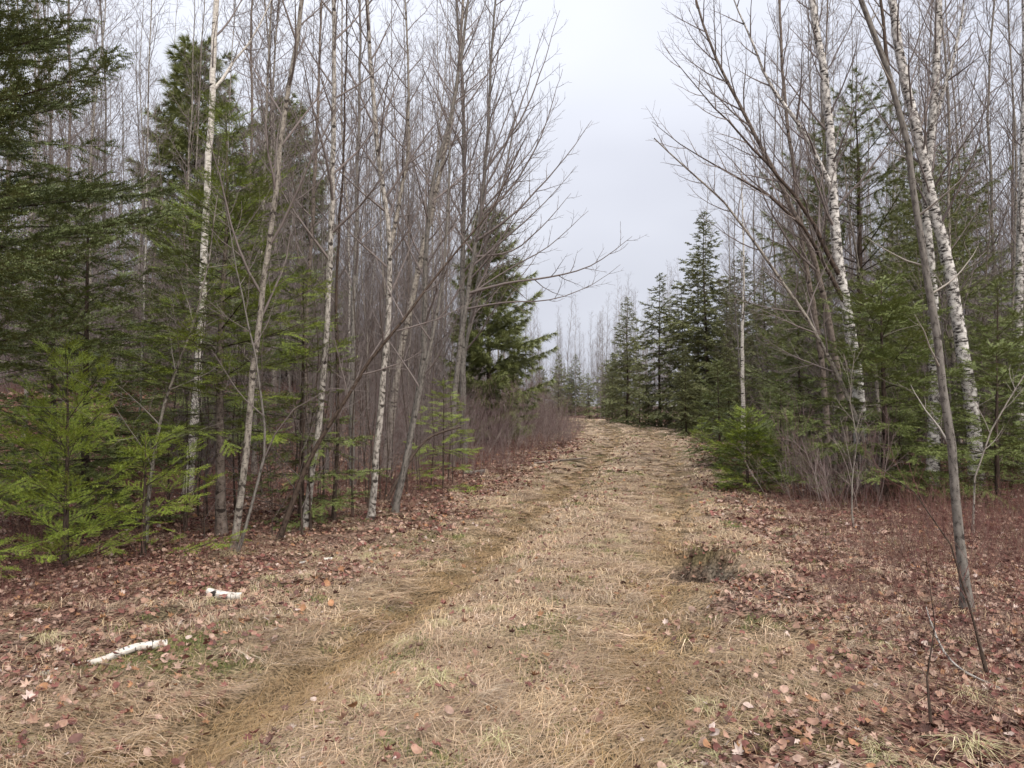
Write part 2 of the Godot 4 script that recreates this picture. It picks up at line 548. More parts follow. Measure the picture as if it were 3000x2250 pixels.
# o: trunk, low, gap, per, e0, e1, droop, tip, lat (lateral spacing), spread, sgap, sprigs, wood, dead, power, facing
func conifer(root: Node3D, H: float, R: float, o: Dictionary, merged := true) -> void:
	var p := spline([Vector3(0, -0.15, 0), Vector3(rng.randf_range(-0.03, 0.03) * H * 0.3, H * 0.4, 0), Vector3(rng.randf_range(-0.02, 0.02) * H * 0.3, H * 0.75, 0), Vector3(0, H, 0)], maxf(H / 24.0, 0.12), 0.003)
	var g := Geo.new()
	var rr := PackedFloat32Array()
	for i in p.size():
		rr.append(lerpf(o.trunk, 0.004, pow(float(i) / (p.size() - 1), 0.9)) * (1.0 + 0.35 * exp(-p[i].y * 6.0)))
	g.tube(p, rr, 8, Color.WHITE, 0.0)
	part("trunk", g.mesh(), o.bark, root)
	var wood := Geo.new()
	var fl := Flat.new()
	var sp: Array = o.sprigs
	var y: float = H * o.low
	var turn := rng.randf() * TAU
	while y < H * 0.985:
		var f: float = (y - H * o.low) / (H * (1.0 - o.low))
		turn += 0.7
		for k in o.per:
			if rng.randf() < o.get("miss", 0.1): continue
			var az: float = turn + TAU * k / o.per + rng.randf_range(-0.3, 0.3)
			if o.has("thin_left") and cos(az) < -0.3 and rng.randf() < o.thin_left: continue
			var L: float = R * (pow(1.0 - f, o.power) * (0.72 + 0.28 * smoothstep(0.0, 0.22, f)) + 0.03) * rng.randf_range(o.get("vary", 0.62), 1.15)
			if o.has("lopsided"): L *= 1.0 + o.lopsided * cos(az)
			var el: float = lerpf(o.e0, o.e1, f) + rng.randf_range(-0.12, 0.12)
			var dir := Vector3(cos(az) * cos(el), sin(el), sin(az) * cos(el))
			var at := on_path(p, (y + rng.randf_range(-0.4, 0.4) * o.gap) / H)
			var steps := 6
			var q := PackedVector3Array([at])
			var d := dir
			var pos := at
			for s in steps:
				d = (d + Vector3(rng.randf_range(-0.06, 0.06), -o.droop + o.tip * (float(s) / steps), rng.randf_range(-0.06, 0.06))).normalized()
				pos += d * L / steps
				q.append(pos)
			wood.twig(q, clampf(L * 0.009, 0.003, o.trunk * 0.4), 0.0022, o.wood)
			var small := clampf(0.3 + L / (o.sgap * 7.0), 0.4, 1.0)
			var n := maxi(2, int(L / o.lat))
			var sd := 1.0
			for i in n:
				var t: float = o.get("bald", 0.12) + (1.0 - o.get("bald", 0.12)) * (i + rng.randf() * 0.6) / n
				sd = -sd
				var bd := dir_path(q, t)
				var side := bd.cross(Vector3.UP).normalized() * sd
				var up := side.cross(bd).normalized() * sd
				var ld: Vector3 = (bd * rng.randf_range(0.55, 0.8) + side * rng.randf_range(0.6, 0.9) + Vector3.DOWN * (rng.randf_range(-0.3, 0.3) + o.get("hang", 0.15))).normalized()
				var ll: float = minf(L * (1.0 - t) * o.spread + o.sgap * 0.6, L * 0.45 + 0.1) * rng.randf_range(0.7, 1.1)
				var a := on_path(q, t)
				var e := a + ld * ll + Vector3(0, -0.12 * ll * ll, 0)
				if ll > o.sgap: wood.twig(PackedVector3Array([a, (a + e) * 0.5 + Vector3(0, 0.02 * ll, 0), e]), 0.003, 0.0016, o.wood)
				var c := maxi(1, int(ll / o.sgap))
				for j in c:
					var s := float(j) / c
					var away: Vector3 = (ld + ld.cross(up).normalized() * (0.75 if j % 2 == 0 else -0.75) * (1.0 if j < c - 1 else 0.1) + Vector3(rng.randf_range(-0.15, 0.15), rng.randf_range(-0.4, 0.35), rng.randf_range(-0.15, 0.15))).normalized()
					put(fl, sp[rng.randi() % sp.size()], a.lerp(e, s), away, up + Vector3(rng.randf_range(-0.6, 0.6), 0.3, rng.randf_range(-0.6, 0.6)), rng.randf_range(0.8, 1.2) * small)
				put(fl, sp[rng.randi() % sp.size()], e - ld * o.sgap * 0.4, ld, up + Vector3(0, 0.3, 0), rng.randf_range(0.8, 1.15) * small)
			put(fl, sp[rng.randi() % sp.size()], q[q.size() - 1] - d * o.sgap * 0.3, d, Vector3.UP + Vector3(0.01, 0, 0.02), 1.1 * small)
		y += o.gap * lerpf(1.15, 0.75, f) * rng.randf_range(0.8, 1.2)
	put(fl, sp[0], p[p.size() - 1] - Vector3(0, o.sgap * 0.8, 0), Vector3.UP, Vector3(1, 0, 0.1), 0.8)
	for i in o.get("dead", 0):
		var az := rng.randf() * TAU
		var yy: float = rng.randf_range(0.08, maxf(o.low * 1.6, 0.2)) * H
		var q := bend(Vector3(0, yy, 0), Vector3(cos(az), rng.randf_range(-0.2, 0.15), sin(az)), R * rng.randf_range(0.3, 0.8), 5, 0.12, -0.02)
		wood.twig(q, 0.006, 0.002, o.get("dead_color", Color(0.10, 0.085, 0.075)))
		for j in 4:
			var f := rng.randf_range(0.2, 0.9)
			wood.twig(bend(on_path(q, f), aside(dir_path(q, f), 0.8, rng.randf() * TAU), R * rng.randf_range(0.1, 0.3), 2, 0.15, 0.0), 0.003, 0.0015, o.get("dead_color", Color(0.10, 0.085, 0.075)))
	part("branches", wood.mesh(false), mats.twig, root).set_meta("kind", "stuff")
	var cr := part("crown", fl.mesh(), mats.needle, root)
	cr.set_meta("kind", "stuff")


# ------------------------------------------------------------------ small growth

func canes(stems: int, tall: float, spread: float, r: float, forks: int, cols: Array) -> Geo:
	var g := Geo.new()
	for i in stems:
		var a := rng.randf() * TAU
		var s := sqrt(rng.randf()) * spread
		var h := tall * rng.randf_range(0.45, 1.1)
		var col: Color = cols[rng.randi() % cols.size()]
		var q := bend(Vector3(cos(a) * s, -0.05, sin(a) * s), Vector3(cos(a) * 0.3 + rng.randf_range(-0.25, 0.25), 1, sin(a) * 0.3 + rng.randf_range(-0.25, 0.25)), h, 5, 0.13, 0.03)
		g.twig(q, r * rng.randf_range(0.7, 1.2), r * 0.35, col)
		for j in forks:
			var f := rng.randf_range(0.25, 0.92)
			var b := bend(on_path(q, f), aside(dir_path(q, f), rng.randf_range(0.4, 0.8), rng.randf() * TAU), h * (1.0 - f * 0.6) * rng.randf_range(0.25, 0.55), 3, 0.15, 0.1)
			g.twig(b, r * 0.5, r * 0.25, col)
			if forks > 3:
				for k in 2:
					var f2 := rng.randf_range(0.3, 0.9)
					g.twig(bend(on_path(b, f2), aside(dir_path(b, f2), 0.6, rng.randf() * TAU), h * 0.12, 2, 0.15, 0.1), r * 0.35, r * 0.2, col)
	return g

func blades(n: int, spread: float, length: float, w: float, rise: float, fan: float, cols: Array) -> Flat:   # dry grass lying over towards +x
	var f := Flat.new()
	for i in n:
		var a := rng.randf_range(-fan, fan)
		var d := Vector3(cos(a), 0, sin(a))
		var at := Vector3(rng.randf_range(-spread, spread), 0, rng.randf_range(-spread, spread))
		var l := length * rng.randf_range(0.5, 1.15)
		var top := rise * rng.randf_range(0.3, 1.3)
		var curl := Vector3(-d.z, 0, d.x) * rng.randf_range(-0.22, 0.22) * l
		var s := Vector3(-d.z, 0, d.x) * w * 0.5 * rng.randf_range(0.7, 1.3)
		var p0 := at + Vector3(0, -0.01, 0)
		var p1 := at + d * l * 0.3 + Vector3(0, top, 0) + curl * 0.15
		var p2 := at + d * l * 0.68 + Vector3(0, top * 0.85, 0) + curl * 0.5
		var p3 := at + d * l + Vector3(0, top * rng.randf_range(0.1, 0.6), 0) + curl
		var col: Color = cols[rng.randi() % cols.size()]
		var k := rng.randf_range(0.75, 1.15)
		col = Color(col.r * k, col.g * k, col.b * k)
		f.tri(p0 - s, p0 + s, p1 + s, col); f.tri(p0 - s, p1 + s, p1 - s, col)
		f.tri(p1 - s, p1 + s, p2 + s, col); f.tri(p1 - s, p2 + s, p2 - s, col)
		f.tri(p2 - s, p2 + s, p3, col)
	return f

func leaf(kind: int) -> ArrayMesh:       # a dry leaf about 0.1 long, lobed or oval, curled
	var st := SurfaceTool.new()
	st.begin(Mesh.PRIMITIVE_TRIANGLES)
	var n := 14 if kind % 2 == 0 else 10
	var rim := []
	var bx := rng.randf_range(-10.0, 16.0)
	var bz := rng.randf_range(-8.0, 18.0)
	var tw := rng.randf_range(-5.0, 5.0)
	for i in n:
		var a := TAU * i / n
		var r := 0.045
		if kind % 2 == 0:
			r = 0.052 * (1.0 if i % 2 == 0 else 0.62) * rng.randf_range(0.85, 1.12) * (1.12 if i == 0 else 1.0) * (0.6 if i == n / 2 else 1.0)
		else:
			r = 0.05 * (0.62 + 0.38 * absf(cos(a))) * rng.randf_range(0.9, 1.1)
		var x := cos(a) * r
		var z := sin(a) * r
		if kind >= 6 and i > n / 3 and i < n * 2 / 3: x *= rng.randf_range(0.1, 0.7)
		rim.append(Vector3(x, bx * x * x + bz * z * z + tw * x * z + rng.randf_range(-0.006, 0.006), z))
	var mid := []
	for i in n:
		var q: Vector3 = rim[i] * 0.55
		mid.append(Vector3(q.x, q.y * 0.4 + rng.randf_range(-0.005, 0.005), q.z))
	var tone := []
	for i in n * 2 + 1:
		var k := rng.randf_range(0.62, 1.12)
		tone.append(Color(k, k * rng.randf_range(0.92, 1.0), k * rng.randf_range(0.88, 1.0)))
	for i in n:
		var j := (i + 1) % n
		for q in [[Vector3.ZERO, n * 2], [mid[j], j], [mid[i], i], [mid[i], i], [rim[j], n + j], [rim[i], n + i], [mid[i], i], [mid[j], j], [rim[j], n + j]]:
			st.set_color(tone[q[1]])
			st.add_vertex(q[0])
	st.set_color(Color(0.6, 0.5, 0.4))
	# stalk
	var s := Vector3(-0.03, 0.004, 0)
	var e := Vector3(-0.085, 0.02, 0.01)
	for q in [s + Vector3(0, 0, 0.0012), s - Vector3(0, 0, 0.0012), e]: st.add_vertex(q)
	st.generate_normals()
	return st.commit()

func leaf_color() -> Color:
	var k := rng.randf()
	var c: Color
	if k < 0.34: c = Color(0.275, 0.172, 0.128)
	elif k < 0.55: c = Color(0.36, 0.255, 0.205)
	elif k < 0.77: c = Color(0.185, 0.082, 0.07)
	elif k < 0.83: c = Color(0.30, 0.165, 0.092)
	elif k < 0.965: c = Color(0.12, 0.068, 0.058)
	else: c = Color(0.44, 0.36, 0.32)
	var s := rng.randf_range(0.75, 1.35)
	return Color(c.r * s, c.g * s, c.b * s)


# ------------------------------------------------------------------ ready

func at(x: float, d: float, sink := 0.0) -> Vector3:
	return Vector3(x, height(x, -d) - sink, -d)

func _ready() -> void:
	rng.seed = 4711
	noise.seed = 3
	noise.frequency = 0.4
	noise.fractal_octaves = 3
	fine.seed = 12
	fine.frequency = 3.0
	fine.fractal_octaves = 3

	# camera
	var cam := Camera3D.new()
	cam.name = "camera"
	cam.fov = 53.0
	cam.near = 0.05
	cam.far = 1500.0
	add_child(cam)
	cam.position = Vector3(0, 1.55, 0)
	cam.rotation_degrees = Vector3(1.5, 0, 0)
	cam.current = true

	# sky: an even overcast, brighter overhead than at the horizon
	var env := Environment.new()
	env.background_mode = Environment.BG_SKY
	env.tonemap_mode = Environment.TONE_MAPPER_LINEAR
	env.tonemap_exposure = 3.15
	env.sdfgi_enabled = true
	env.ssao_enabled = true
	env.ssil_enabled = true
	env.background_energy_multiplier = 1.0
	var sky := Sky.new()
	var pano := PanoramaSkyMaterial.new()
	pano.panorama = overcast()
	sky.sky_material = pano
	env.sky = sky
	var we := WorldEnvironment.new()
	we.name = "environment"
	we.environment = env
	add_child(we)
	var sun := DirectionalLight3D.new()
	sun.name = "veiled_sun"
	sun.light_energy = 0.5
	sun.light_color = Color(1.0, 0.97, 0.92)
	sun.light_angular_distance = 70.0
	sun.shadow_enabled = true
	add_child(sun)
	sun.rotation_degrees = Vector3(-50, 28, 0)

	make_materials()
	build_ground()
	build_woods()
	build_edge_trees()
	build_conifers()
	build_undergrowth()
	build_floor()
	build_details()


func overcast() -> ImageTexture:
	var w := 1024
	var h := 512
	var im := Image.create(w, h, false, Image.FORMAT_RGBF)
	var f := FastNoiseLite.new()
	f.seed = 21
	f.frequency = 0.55
	f.fractal_octaves = 4
	for y in h:
		var el := (0.5 - (y + 0.5) / h) * PI
		for x in w:
			var az := TAU * (x + 0.5) / w
			var s := sin(el)
			if s < 0.0:
				im.set_pixel(x, y, Color(0.2, 0.19, 0.18))
				continue
			var q := Vector3(cos(az) * cos(el), 0, sin(az) * cos(el)) / (s + 0.22)
			var k := f.get_noise_3dv(q) * 0.5 + f.get_noise_3dv(q * 0.4 + Vector3(7, 3, 1)) * 0.7 + f.get_noise_3dv(q * 2.2 + Vector3(2, 9, 4)) * 0.22
			var l := 0.222 * (1.0 + 1.0 * s) * (1.0 + k * 0.34)
			im.set_pixel(x, y, Color(l * 0.905, l * 0.938, l * (1.05 + k * -0.05)))
	return ImageTexture.create_from_image(im)


func make_materials() -> void:
	mats.twig = vcol(0.85)
	mats.needle = vcol(0.5, Color(0.34, 0.34, 0.34), 0.4)
	mats.straw = vcol(0.7, Color(0.25, 0.25, 0.25), 0.35)
	mats.leaf = vcol(0.8, Color(0.2, 0.2, 0.2), 0.3)
	mats.birch = bark(101, Color8(212, 207, 199), Color8(168, 160, 152), Color8(38, 34, 32), 210, 7, 0.0)
	mats.mottled = bark(102, Color8(204, 200, 195), Color8(142, 137, 133), Color8(48, 44, 42), 90, 16, 0.25)
	mats.silver = bark(107, Color8(178, 172, 165), Color8(120, 114, 108), Color8(50, 45, 42), 100, 10, 0.2)
	mats.grey = bark(103, Color8(124, 119, 113), Color8(88, 83, 79), Color8(52, 47, 44), 60, 4, 0.14)
	mats.brown = bark(104, Color8(126, 115, 107), Color8(88, 78, 71), Color8(44, 37, 33), 60, 2, 0.12)
	mats.dark = bark(105, Color8(84, 72, 64), Color8(58, 48, 42), Color8(30, 25, 22), 40, 2, 0.14)
	mats.pale = bark(106, Color8(150, 143, 134), Color8(106, 99, 92), Color8(54, 48, 45), 110, 8, 0.17)


# ------------------------------------------------------------------ the woods behind

const BARE_TWIG := Color(0.165, 0.138, 0.130)

func clearing(x: float, d: float, left: float, right: float) -> bool:
	var u := x - track_x(d)
	return u > -left and u < right

func build_woods() -> void:
	# prototypes: stand at their first place, then copies
	var protos := []
	for i in 6:
		var tall := 15.0 + i * 0.8
		var lean := rng.randf_range(-0.6, 0.6)
		var kind := ["grey", "pale", "pale", "grey", "silver", "brown", "grey"][i] as String
		protos.append([tall, lean, kind])
	var left_spots := []
	var right_spots := []
	var tries := 0
	while left_spots.size() < 108 and tries < 6000:
		tries += 1
		var d := 13.5 + 30.0 * pow(rng.randf(), 0.85)
		var x := rng.randf_range(-0.70 * d - 2.0, 2.0)
		var lim := 5.6 if d < 24 else 6.0
		if x - track_x(d) > -lim or (d < 16 and x > -4.5): continue
		if d < 22 and absf(x / d + 0.41) < 0.02: continue
		if too_close(left_spots, x, d, 0.9): continue
		left_spots.append(Vector2(x, d))
	tries = 0
	while right_spots.size() < 82 and tries < 6000:
		tries += 1
		var d := 15.0 + 32.0 * pow(rng.randf(), 0.85)
		var x := rng.randf_range(3.0, 0.70 * d + 2.0)
		if x - track_x(d) < 4.4: continue
		if too_close(right_spots, x, d, 0.9): continue
		right_spots.append(Vector2(x, d))
	var made := []
	var label_left := "thin bare grey tree deep in the woods left of the track"
	var label_right := "thin bare grey tree deep in the woods right of the track"
	for i in protos.size():
		var s: Vector2 = left_spots[i]
		var root := thing("bare_tree", label_left, "tree", at(s.x, s.y), "bare trees in the woods left of the track")
		var H: float = protos[i][0]
		var b: float = protos[i][1]
		var pts := [Vector3(0, -0.2, 0), Vector3(b * 0.2, H * 0.25, 0.05), Vector3(b * 0.35, H * 0.5, -0.1), Vector3(b * 0.8, H * 0.8, 0.1), Vector3(b, H, 0)]
		bare_tree(root, pts, {"r0": 0.040 + 0.009 * (i % 4), "r1": 0.008, "limbs": 46, "from": 0.10, "reach": 2.4, "angle": 0.75, "lift": 0.09, "gap": 0.165, "depth": 2, "thin": 0.0042, "bark": mats[protos[i][2]], "limb_mat": mats.twig, "twig_color": BARE_TWIG, "sides": 7, "step": 0.8, "wig": 0.03, "twig": 1.6}, true)
		made.append(root)
	for i in range(protos.size(), left_spots.size()):
		var s: Vector2 = left_spots[i]
		copy(made[rng.randi() % made.size()], at(s.x, s.y), rng.randf() * TAU, rng.randf_range(0.7, 1.12), label_left, "bare trees in the woods left of the track")
	for s in right_spots:
		copy(made[rng.randi() % made.size()], at(s.x, s.y), rng.randf() * TAU, rng.randf_range(0.7, 1.1), label_right, "bare trees in the woods right of the track")
	# slender poles, nearer the edge
	var pole_l := "slender pole like grey sapling among the trunks left of the track"
	var pole_r := "slender pole like grey sapling among the trunks right of the track"
	var poles := []
	for i in 3:
		var H := 7.0 + i
		var root := thing("bare_sapling", pole_l, "sapling", at([-3.6, -4.6, -2.9][i], [15.0, 16.5, 17.5][i]), "pole saplings left of the track")
		bare_tree(root, [Vector3(0, -0.2, 0), Vector3(0.1, H * 0.3, 0), Vector3(-0.1, H * 0.65, 0.1), Vector3(0.15, H, 0)], {"r0": 0.026 + 0.004 * i, "r1": 0.005, "limbs": 26, "from": 0.12, "reach": 1.5, "angle": 0.7, "lift": 0.1, "gap": 0.15, "depth": 2, "thin": 0.003, "bark": mats[["grey", "brown", "pale"][i]], "limb_mat": mats.twig, "twig_color": BARE_TWIG, "sides": 6, "step": 0.6, "wig": 0.025}, true)
		poles.append(root)
	var pn := 0
	tries = 0
	while pn < 90 and tries < 4000:
		tries += 1
		var left := pn % 12 < 8
		var d := rng.randf_range(13.5, 38.0)
		var x := rng.randf_range(-0.62 * d, 0.0) if left else rng.randf_range(3.0, 0.66 * d)
		var u := x - track_x(d)
		if (left and u > -5.0) or (not left and u < 4.4) or (left and d < 15.0 and x > -4.0): continue
		pn += 1
		copy(poles[rng.randi() % 3], at(x, d), rng.randf() * TAU, rng.randf_range(0.6, 1.15), pole_l if left else pole_r, "pole saplings left of the track" if left else "pole saplings right of the track")
	# whips between the birches on the left
	var whip_l := "thin bare whip growing among the birches at the left woods edge"
	var whip := thing("bare_whip", whip_l, "sapling", at(-2.1, 11.2), "whips between the birches")
	bare_tree(whip, [Vector3(0, -0.1, 0), Vector3(0.06, 0.9, 0), Vector3(-0.04, 1.8, 0.05), Vector3(0.1, 2.8, 0)], {"r0": 0.011, "r1": 0.003, "limbs": 15, "from": 0.12, "reach": 0.95, "angle": 0.75, "lift": 0.07, "gap": 0.13, "depth": 2, "thin": 0.0018, "bark": mats.dark, "limb_mat": mats.twig, "twig_color": BARE_TWIG, "sides": 5, "step": 0.4, "wig": 0.015}, true)
	for i in 110:
		var d := rng.randf_range(9.0, 18.5)
		var x := rng.randf_range(-0.45, -0.05) * d
		if x - track_x(d) > -3.1: continue
		copy(whip, at(x, d), rng.randf() * TAU, rng.randf_range(0.5, 1.35), whip_l, "whips between the birches")
	# the tall pale trees that close the view where the track turns away
	var far_label := "tall pale bare tree against the sky where the track bends away"
	for i in 64:
		var d := rng.randf_range(70, 112)
		var x := rng.randf_range(-0.02, 0.24) * d
		if clearing(x, d, 3.5, 3.0): continue
		copy(made[[0, 2, 3, 4][rng.randi() % 4]], at(x, d), rng.randf() * TAU, rng.randf_range(0.55, 0.98), far_label, "pale trees at the bend")
	# beyond them the wood reads as one mass
	var xs := []
	for i in 1050:
		var d := 38.0 + 130.0 * pow(rng.randf(), 1.2)
		var x := rng.randf_range(-0.78, 0.78) * d
		if d < 105 and x / d > -0.04 and x / d < 0.26: continue
		if clearing(x, d, 6.0, 7.0): continue
		xs.append(Transform3D(Basis.from_euler(Vector3(0, rng.randf() * TAU, 0)).scaled(Vector3.ONE * rng.randf_range(0.6, 1.0)), at(x, d)))
	var woods := Node3D.new()
	woods.name = "far_woods"
	add_child(woods)
	tag(woods, "far mass of bare grey trees closing the view all round", "woods", "", "stuff")
	for part_name in ["trunk", "branches", "twigs"]:
		for k in 2:
			var src: MeshInstance3D = made[[0, 3][k]].get_node(part_name)
			scatter(part_name, src.mesh, src.material_override, xs.slice(k * xs.size() / 2, (k + 1) * xs.size() / 2), [], "", "", woods)

func too_close(a: Array, x: float, d: float, r: float) -> bool:
	for s in a:
		if absf(s.x - x) < r and absf(s.y - d) < r: return true
	return false


# ------------------------------------------------------------------ trees one can name

func V(x: float, y: float, z := 0.0) -> Vector3:
	return Vector3(x, y, z)

# a named bare tree: first point of w is its base in world x; w holds world x, height and an offset in z
func edge_tree(called: String, label: String, category: String, d: float, w: Array, o: Dictionary) -> PackedVector3Array:
	var base := at(w[0].x, d)
	var root := thing(called, label, category, base)
	var pts := []
	for q in w:
		pts.append(Vector3(q.x - base.x, q.y - base.y, q.z))
	pts[0] = Vector3(0, -0.12, 0)
	var all := {"limbs": 16, "from": 0.35, "reach": 2.0, "angle": 0.75, "lift": 0.09, "gap": 0.17, "depth": 2, "thin": 0.002, "limb_mat": mats.twig, "twig_color": BARE_TWIG}
	all.merge(o, true)
	var p := bare_tree(root, pts, all)
	for extra in all.get("boughs", []):        # limbs whose course the photograph shows: [world points, radius]
		var q := PackedVector3Array()
		var e := []
		for k in extra[0]: e.append(Vector3(k.x - base.x, k.y - base.y, k.z))
		q = spline(e, 0.3, 0.02)
		var tw := Geo.new()
		var len := 0.0
		for k in q.size() - 1: len += q[k].distance_to(q[k + 1])
		var g := Geo.new()
		var rr := PackedFloat32Array()
		for j in q.size(): rr.append(lerpf(extra[1], all.thin * 1.2, pow(float(j) / (q.size() - 1), 0.8)))
		g.tube(q, rr, 6, all.get("limb_color", all.twig_color), 0.0)
		part("limb", g.mesh(), extra[2] if extra.size() > 2 else all.limb_mat, root)
		twigs_on(tw, q, len * 0.62, extra[1], all, 1)
		part("twigs", tw.mesh(false), mats.twig, root).set_meta("kind", "stuff")
	return p

func build_edge_trees() -> void:
	var grey_twig := Color(0.10, 0.085, 0.078)
	# left of the track
	edge_tree("birch_tree", "tall straight white birch rising behind the firs left of the track", "birch", 13.0, [V(-5.47, 0), V(-5.32, 1.73), V(-5.24, 3.38), V(-5.19, 5.11), V(-5.11, 6.86), V(-5.06, 8.46), V(-5.02, 10.5), V(-4.95, 13.5)],
		{"r0": 0.08, "r1": 0.03, "bark": mats.birch, "limbs": 12, "from": 0.5, "reach": 2.2, "boughs": [[[V(-5.1, 6.9), V(-4.8, 7.5, -0.2), V(-4.4, 8.2, -0.3), V(-4.0, 9.2, -0.3)], 0.035, mats.birch]]})
	edge_tree("birch_tree", "pale grey birch leaning right at the woods edge, stems around its foot", "birch", 8.4, [V(-3.02, 0), V(-2.9, 1.01), V(-2.8, 2.22), V(-2.62, 3.6), V(-2.5, 4.72), V(-2.33, 5.91), V(-2.14, 7.32), V(-1.9, 9.5)],
		{"r0": 0.041, "r1": 0.016, "bark": mats.pale, "limbs": 24, "from": 0.25, "reach": 2.0, "angle": 0.6})
	edge_tree("birch_tree", "grey white birch with dark foot, fourth trunk from the left edge", "birch", 9.7, [V(-2.62, 0), V(-2.42, 1.39), V(-2.34, 2.56), V(-2.29, 3.74), V(-2.27, 5.22), V(-2.27, 6.71), V(-2.28, 8.51), V(-2.3, 10.5)],
		{"r0": 0.046, "r1": 0.018, "bark": mats.silver, "limbs": 30, "from": 0.3, "reach": 2.2})
	edge_tree("birch_tree", "grey birch with a blackened foot nearest the track on the left", "birch", 10.4, [V(-1.9, 0), V(-1.79, 1.26), V(-1.68, 2.63), V(-1.66, 3.77), V(-1.83, 4.97), V(-1.93, 6.25), V(-2.0, 7.72), V(-2.1, 10)],
		{"r0": 0.048, "r1": 0.018, "bark": mats.silver, "limbs": 30, "from": 0.28, "reach": 2.3, "boughs": [[[V(-1.67, 3.6), V(-1.5, 4.6, -0.15), V(-1.42, 5.8, -0.2), V(-1.5, 7.2, -0.2), V(-1.5, 8.6, -0.2)], 0.035, mats.pale]]})
	edge_tree("bare_tree", "thin dark tree leaning right beside the blackened birch foot", "tree", 11.5, [V(-1.76, 0.0), V(-1.49, 1.16), V(-1.32, 2.33), V(-1.3, 3.72), V(-1.19, 4.84), V(-0.91, 5.97), V(-0.71, 7.24), V(-0.6, 8.73)],
		{"r0": 0.055, "r1": 0.015, "bark": mats.grey, "limbs": 22, "from": 0.3, "reach": 2.0})
	edge_tree("bare_tree", "dark crooked trunk slanting up to the right between the birches", "tree", 9.0, [V(-2.75, 0), V(-2.43, 0.76), V(-2.09, 1.38), V(-1.66, 2.05), V(-1.28, 2.54), V(-0.79, 3.25, -0.2), V(-0.25, 3.91, -0.3), V(0.1, 4.7, -0.4)],
		{"r0": 0.036, "r1": 0.007, "bark": mats.dark, "limbs": 16, "from": 0.3, "reach": 1.6, "angle": 0.8})
	edge_tree("birch_tree", "leaning birch with black limb scars in the crown beside the open sky", "birch", 17.0, [V(-2.8, 0.1), V(-2.5, 2.4), V(-2.1, 4.4), V(-1.75, 6.0), V(-1.35, 7.9), V(-1.15, 9.6), V(-1.0, 12.5)],
		{"r0": 0.10, "r1": 0.02, "bark": mats.pale, "limbs": 30, "from": 0.35, "reach": 2.6})
	edge_tree("maple_tree", "tall grey maple with straight stem nearest the open sky, left of track", "maple", 20.0, [V(-1.24, 0.1), V(-1.28, 2.43), V(-1.3, 4.84), V(-1.25, 7.27), V(-1.29, 9.72), V(-1.47, 12.18), V(-1.54, 15)],
		{"r0": 0.10, "r1": 0.02, "bark": mats.grey, "limbs": 36, "from": 0.30, "reach": 4.0, "angle": 0.62, "lift": 0.1, "toward": Vector3(0.75, 0.2, 0.1), "gap": 0.24, "thin": 0.0035})
	edge_tree("maple_tree", "grey maple curving right with boughs that reach over the track", "maple", 19.0, [V(-1.49, 0.1), V(-1.38, 2.16), V(-1.1, 4.22), V(-0.82, 6.06), V(-0.64, 7.8), V(-0.53, 9.89), V(-0.36, 12.6)],
		{"r0": 0.085, "r1": 0.02, "bark": mats.grey, "limbs": 32, "from": 0.3, "reach": 4.0, "angle": 0.6, "lift": 0.08, "toward": Vector3(0.8, 0.1, 0.1), "gap": 0.24, "thin": 0.0035,
		"boughs": [[[V(-1.05, 4.3), V(-0.2, 4.5, 0.2), V(0.9, 4.65, 0.3), V(1.9, 4.9, 0.4), V(2.9, 5.6, 0.5)], 0.04], [[V(-0.9, 5.6), V(-0.1, 6.1, 0.2), V(0.6, 6.8, 0.2), V(1.3, 7.6, 0.3), V(1.95, 8.5, 0.3)], 0.04], [[V(-0.7, 7.3), V(0.0, 8.3), V(0.5, 9.2), V(0.9, 10.4), V(1.2, 11.4)], 0.035], [[V(-0.95, 5.0), V(-0.2, 5.6, 0.1), V(0.8, 6.5, 0.2), V(1.57, 7.4, 0.2)], 0.035], [[V(-0.8, 6.2), V(0.0, 7.0, -0.2), V(0.7, 8.2, -0.2), V(1.28, 10.0, -0.2)], 0.035], [[V(-1.1, 4.2), V(-0.1, 4.9, -0.1), V(0.9, 5.5, -0.2), V(1.92, 6.4, -0.2)], 0.032], [[V(-0.7, 6.8), V(-0.1, 8.0, 0.3), V(0.4, 9.4, 0.3), V(0.81, 10.9, 0.3)], 0.032], [[V(-1.15, 3.9), V(-0.2, 4.0, 0.5), V(0.9, 4.05, 0.6), V(1.9, 4.4, 0.6), V(2.6, 4.9, 0.6)], 0.03], [[V(-0.95, 5.2), V(0.0, 5.4, -0.3), V(0.7, 6.0, -0.4), V(1.5, 6.9, -0.4)], 0.035]]})
	edge_tree("maple_tree", "slender grey maple forking low behind the two taller maple stems", "maple", 21.0, [V(-1.52, 0.14), V(-1.34, 2.47), V(-0.96, 4.75), V(-0.58, 6.54), V(-0.2, 7.82), V(0.1, 9.6)],
		{"r0": 0.07, "r1": 0.02, "bark": mats.grey, "limbs": 28, "from": 0.3, "reach": 3.4, "angle": 0.6, "toward": Vector3(0.8, 0.1, 0.1), "gap": 0.26, "thin": 0.0035})
	edge_tree("bare_sapling", "pale lichen grey sapling with arching twigs behind the small bright fir", "sapling", 8.6, [V(-4.08, 0.0), V(-3.98, 1.1), V(-3.76, 1.93), V(-3.53, 2.55), V(-3.4, 3.17), V(-3.31, 3.9)],
		{"r0": 0.026, "r1": 0.006, "bark": mats.pale, "limbs": 16, "from": 0.25, "reach": 1.3, "angle": 0.95, "lift": -0.02, "gap": 0.2, "twig_color": Color(0.24, 0.215, 0.19)})
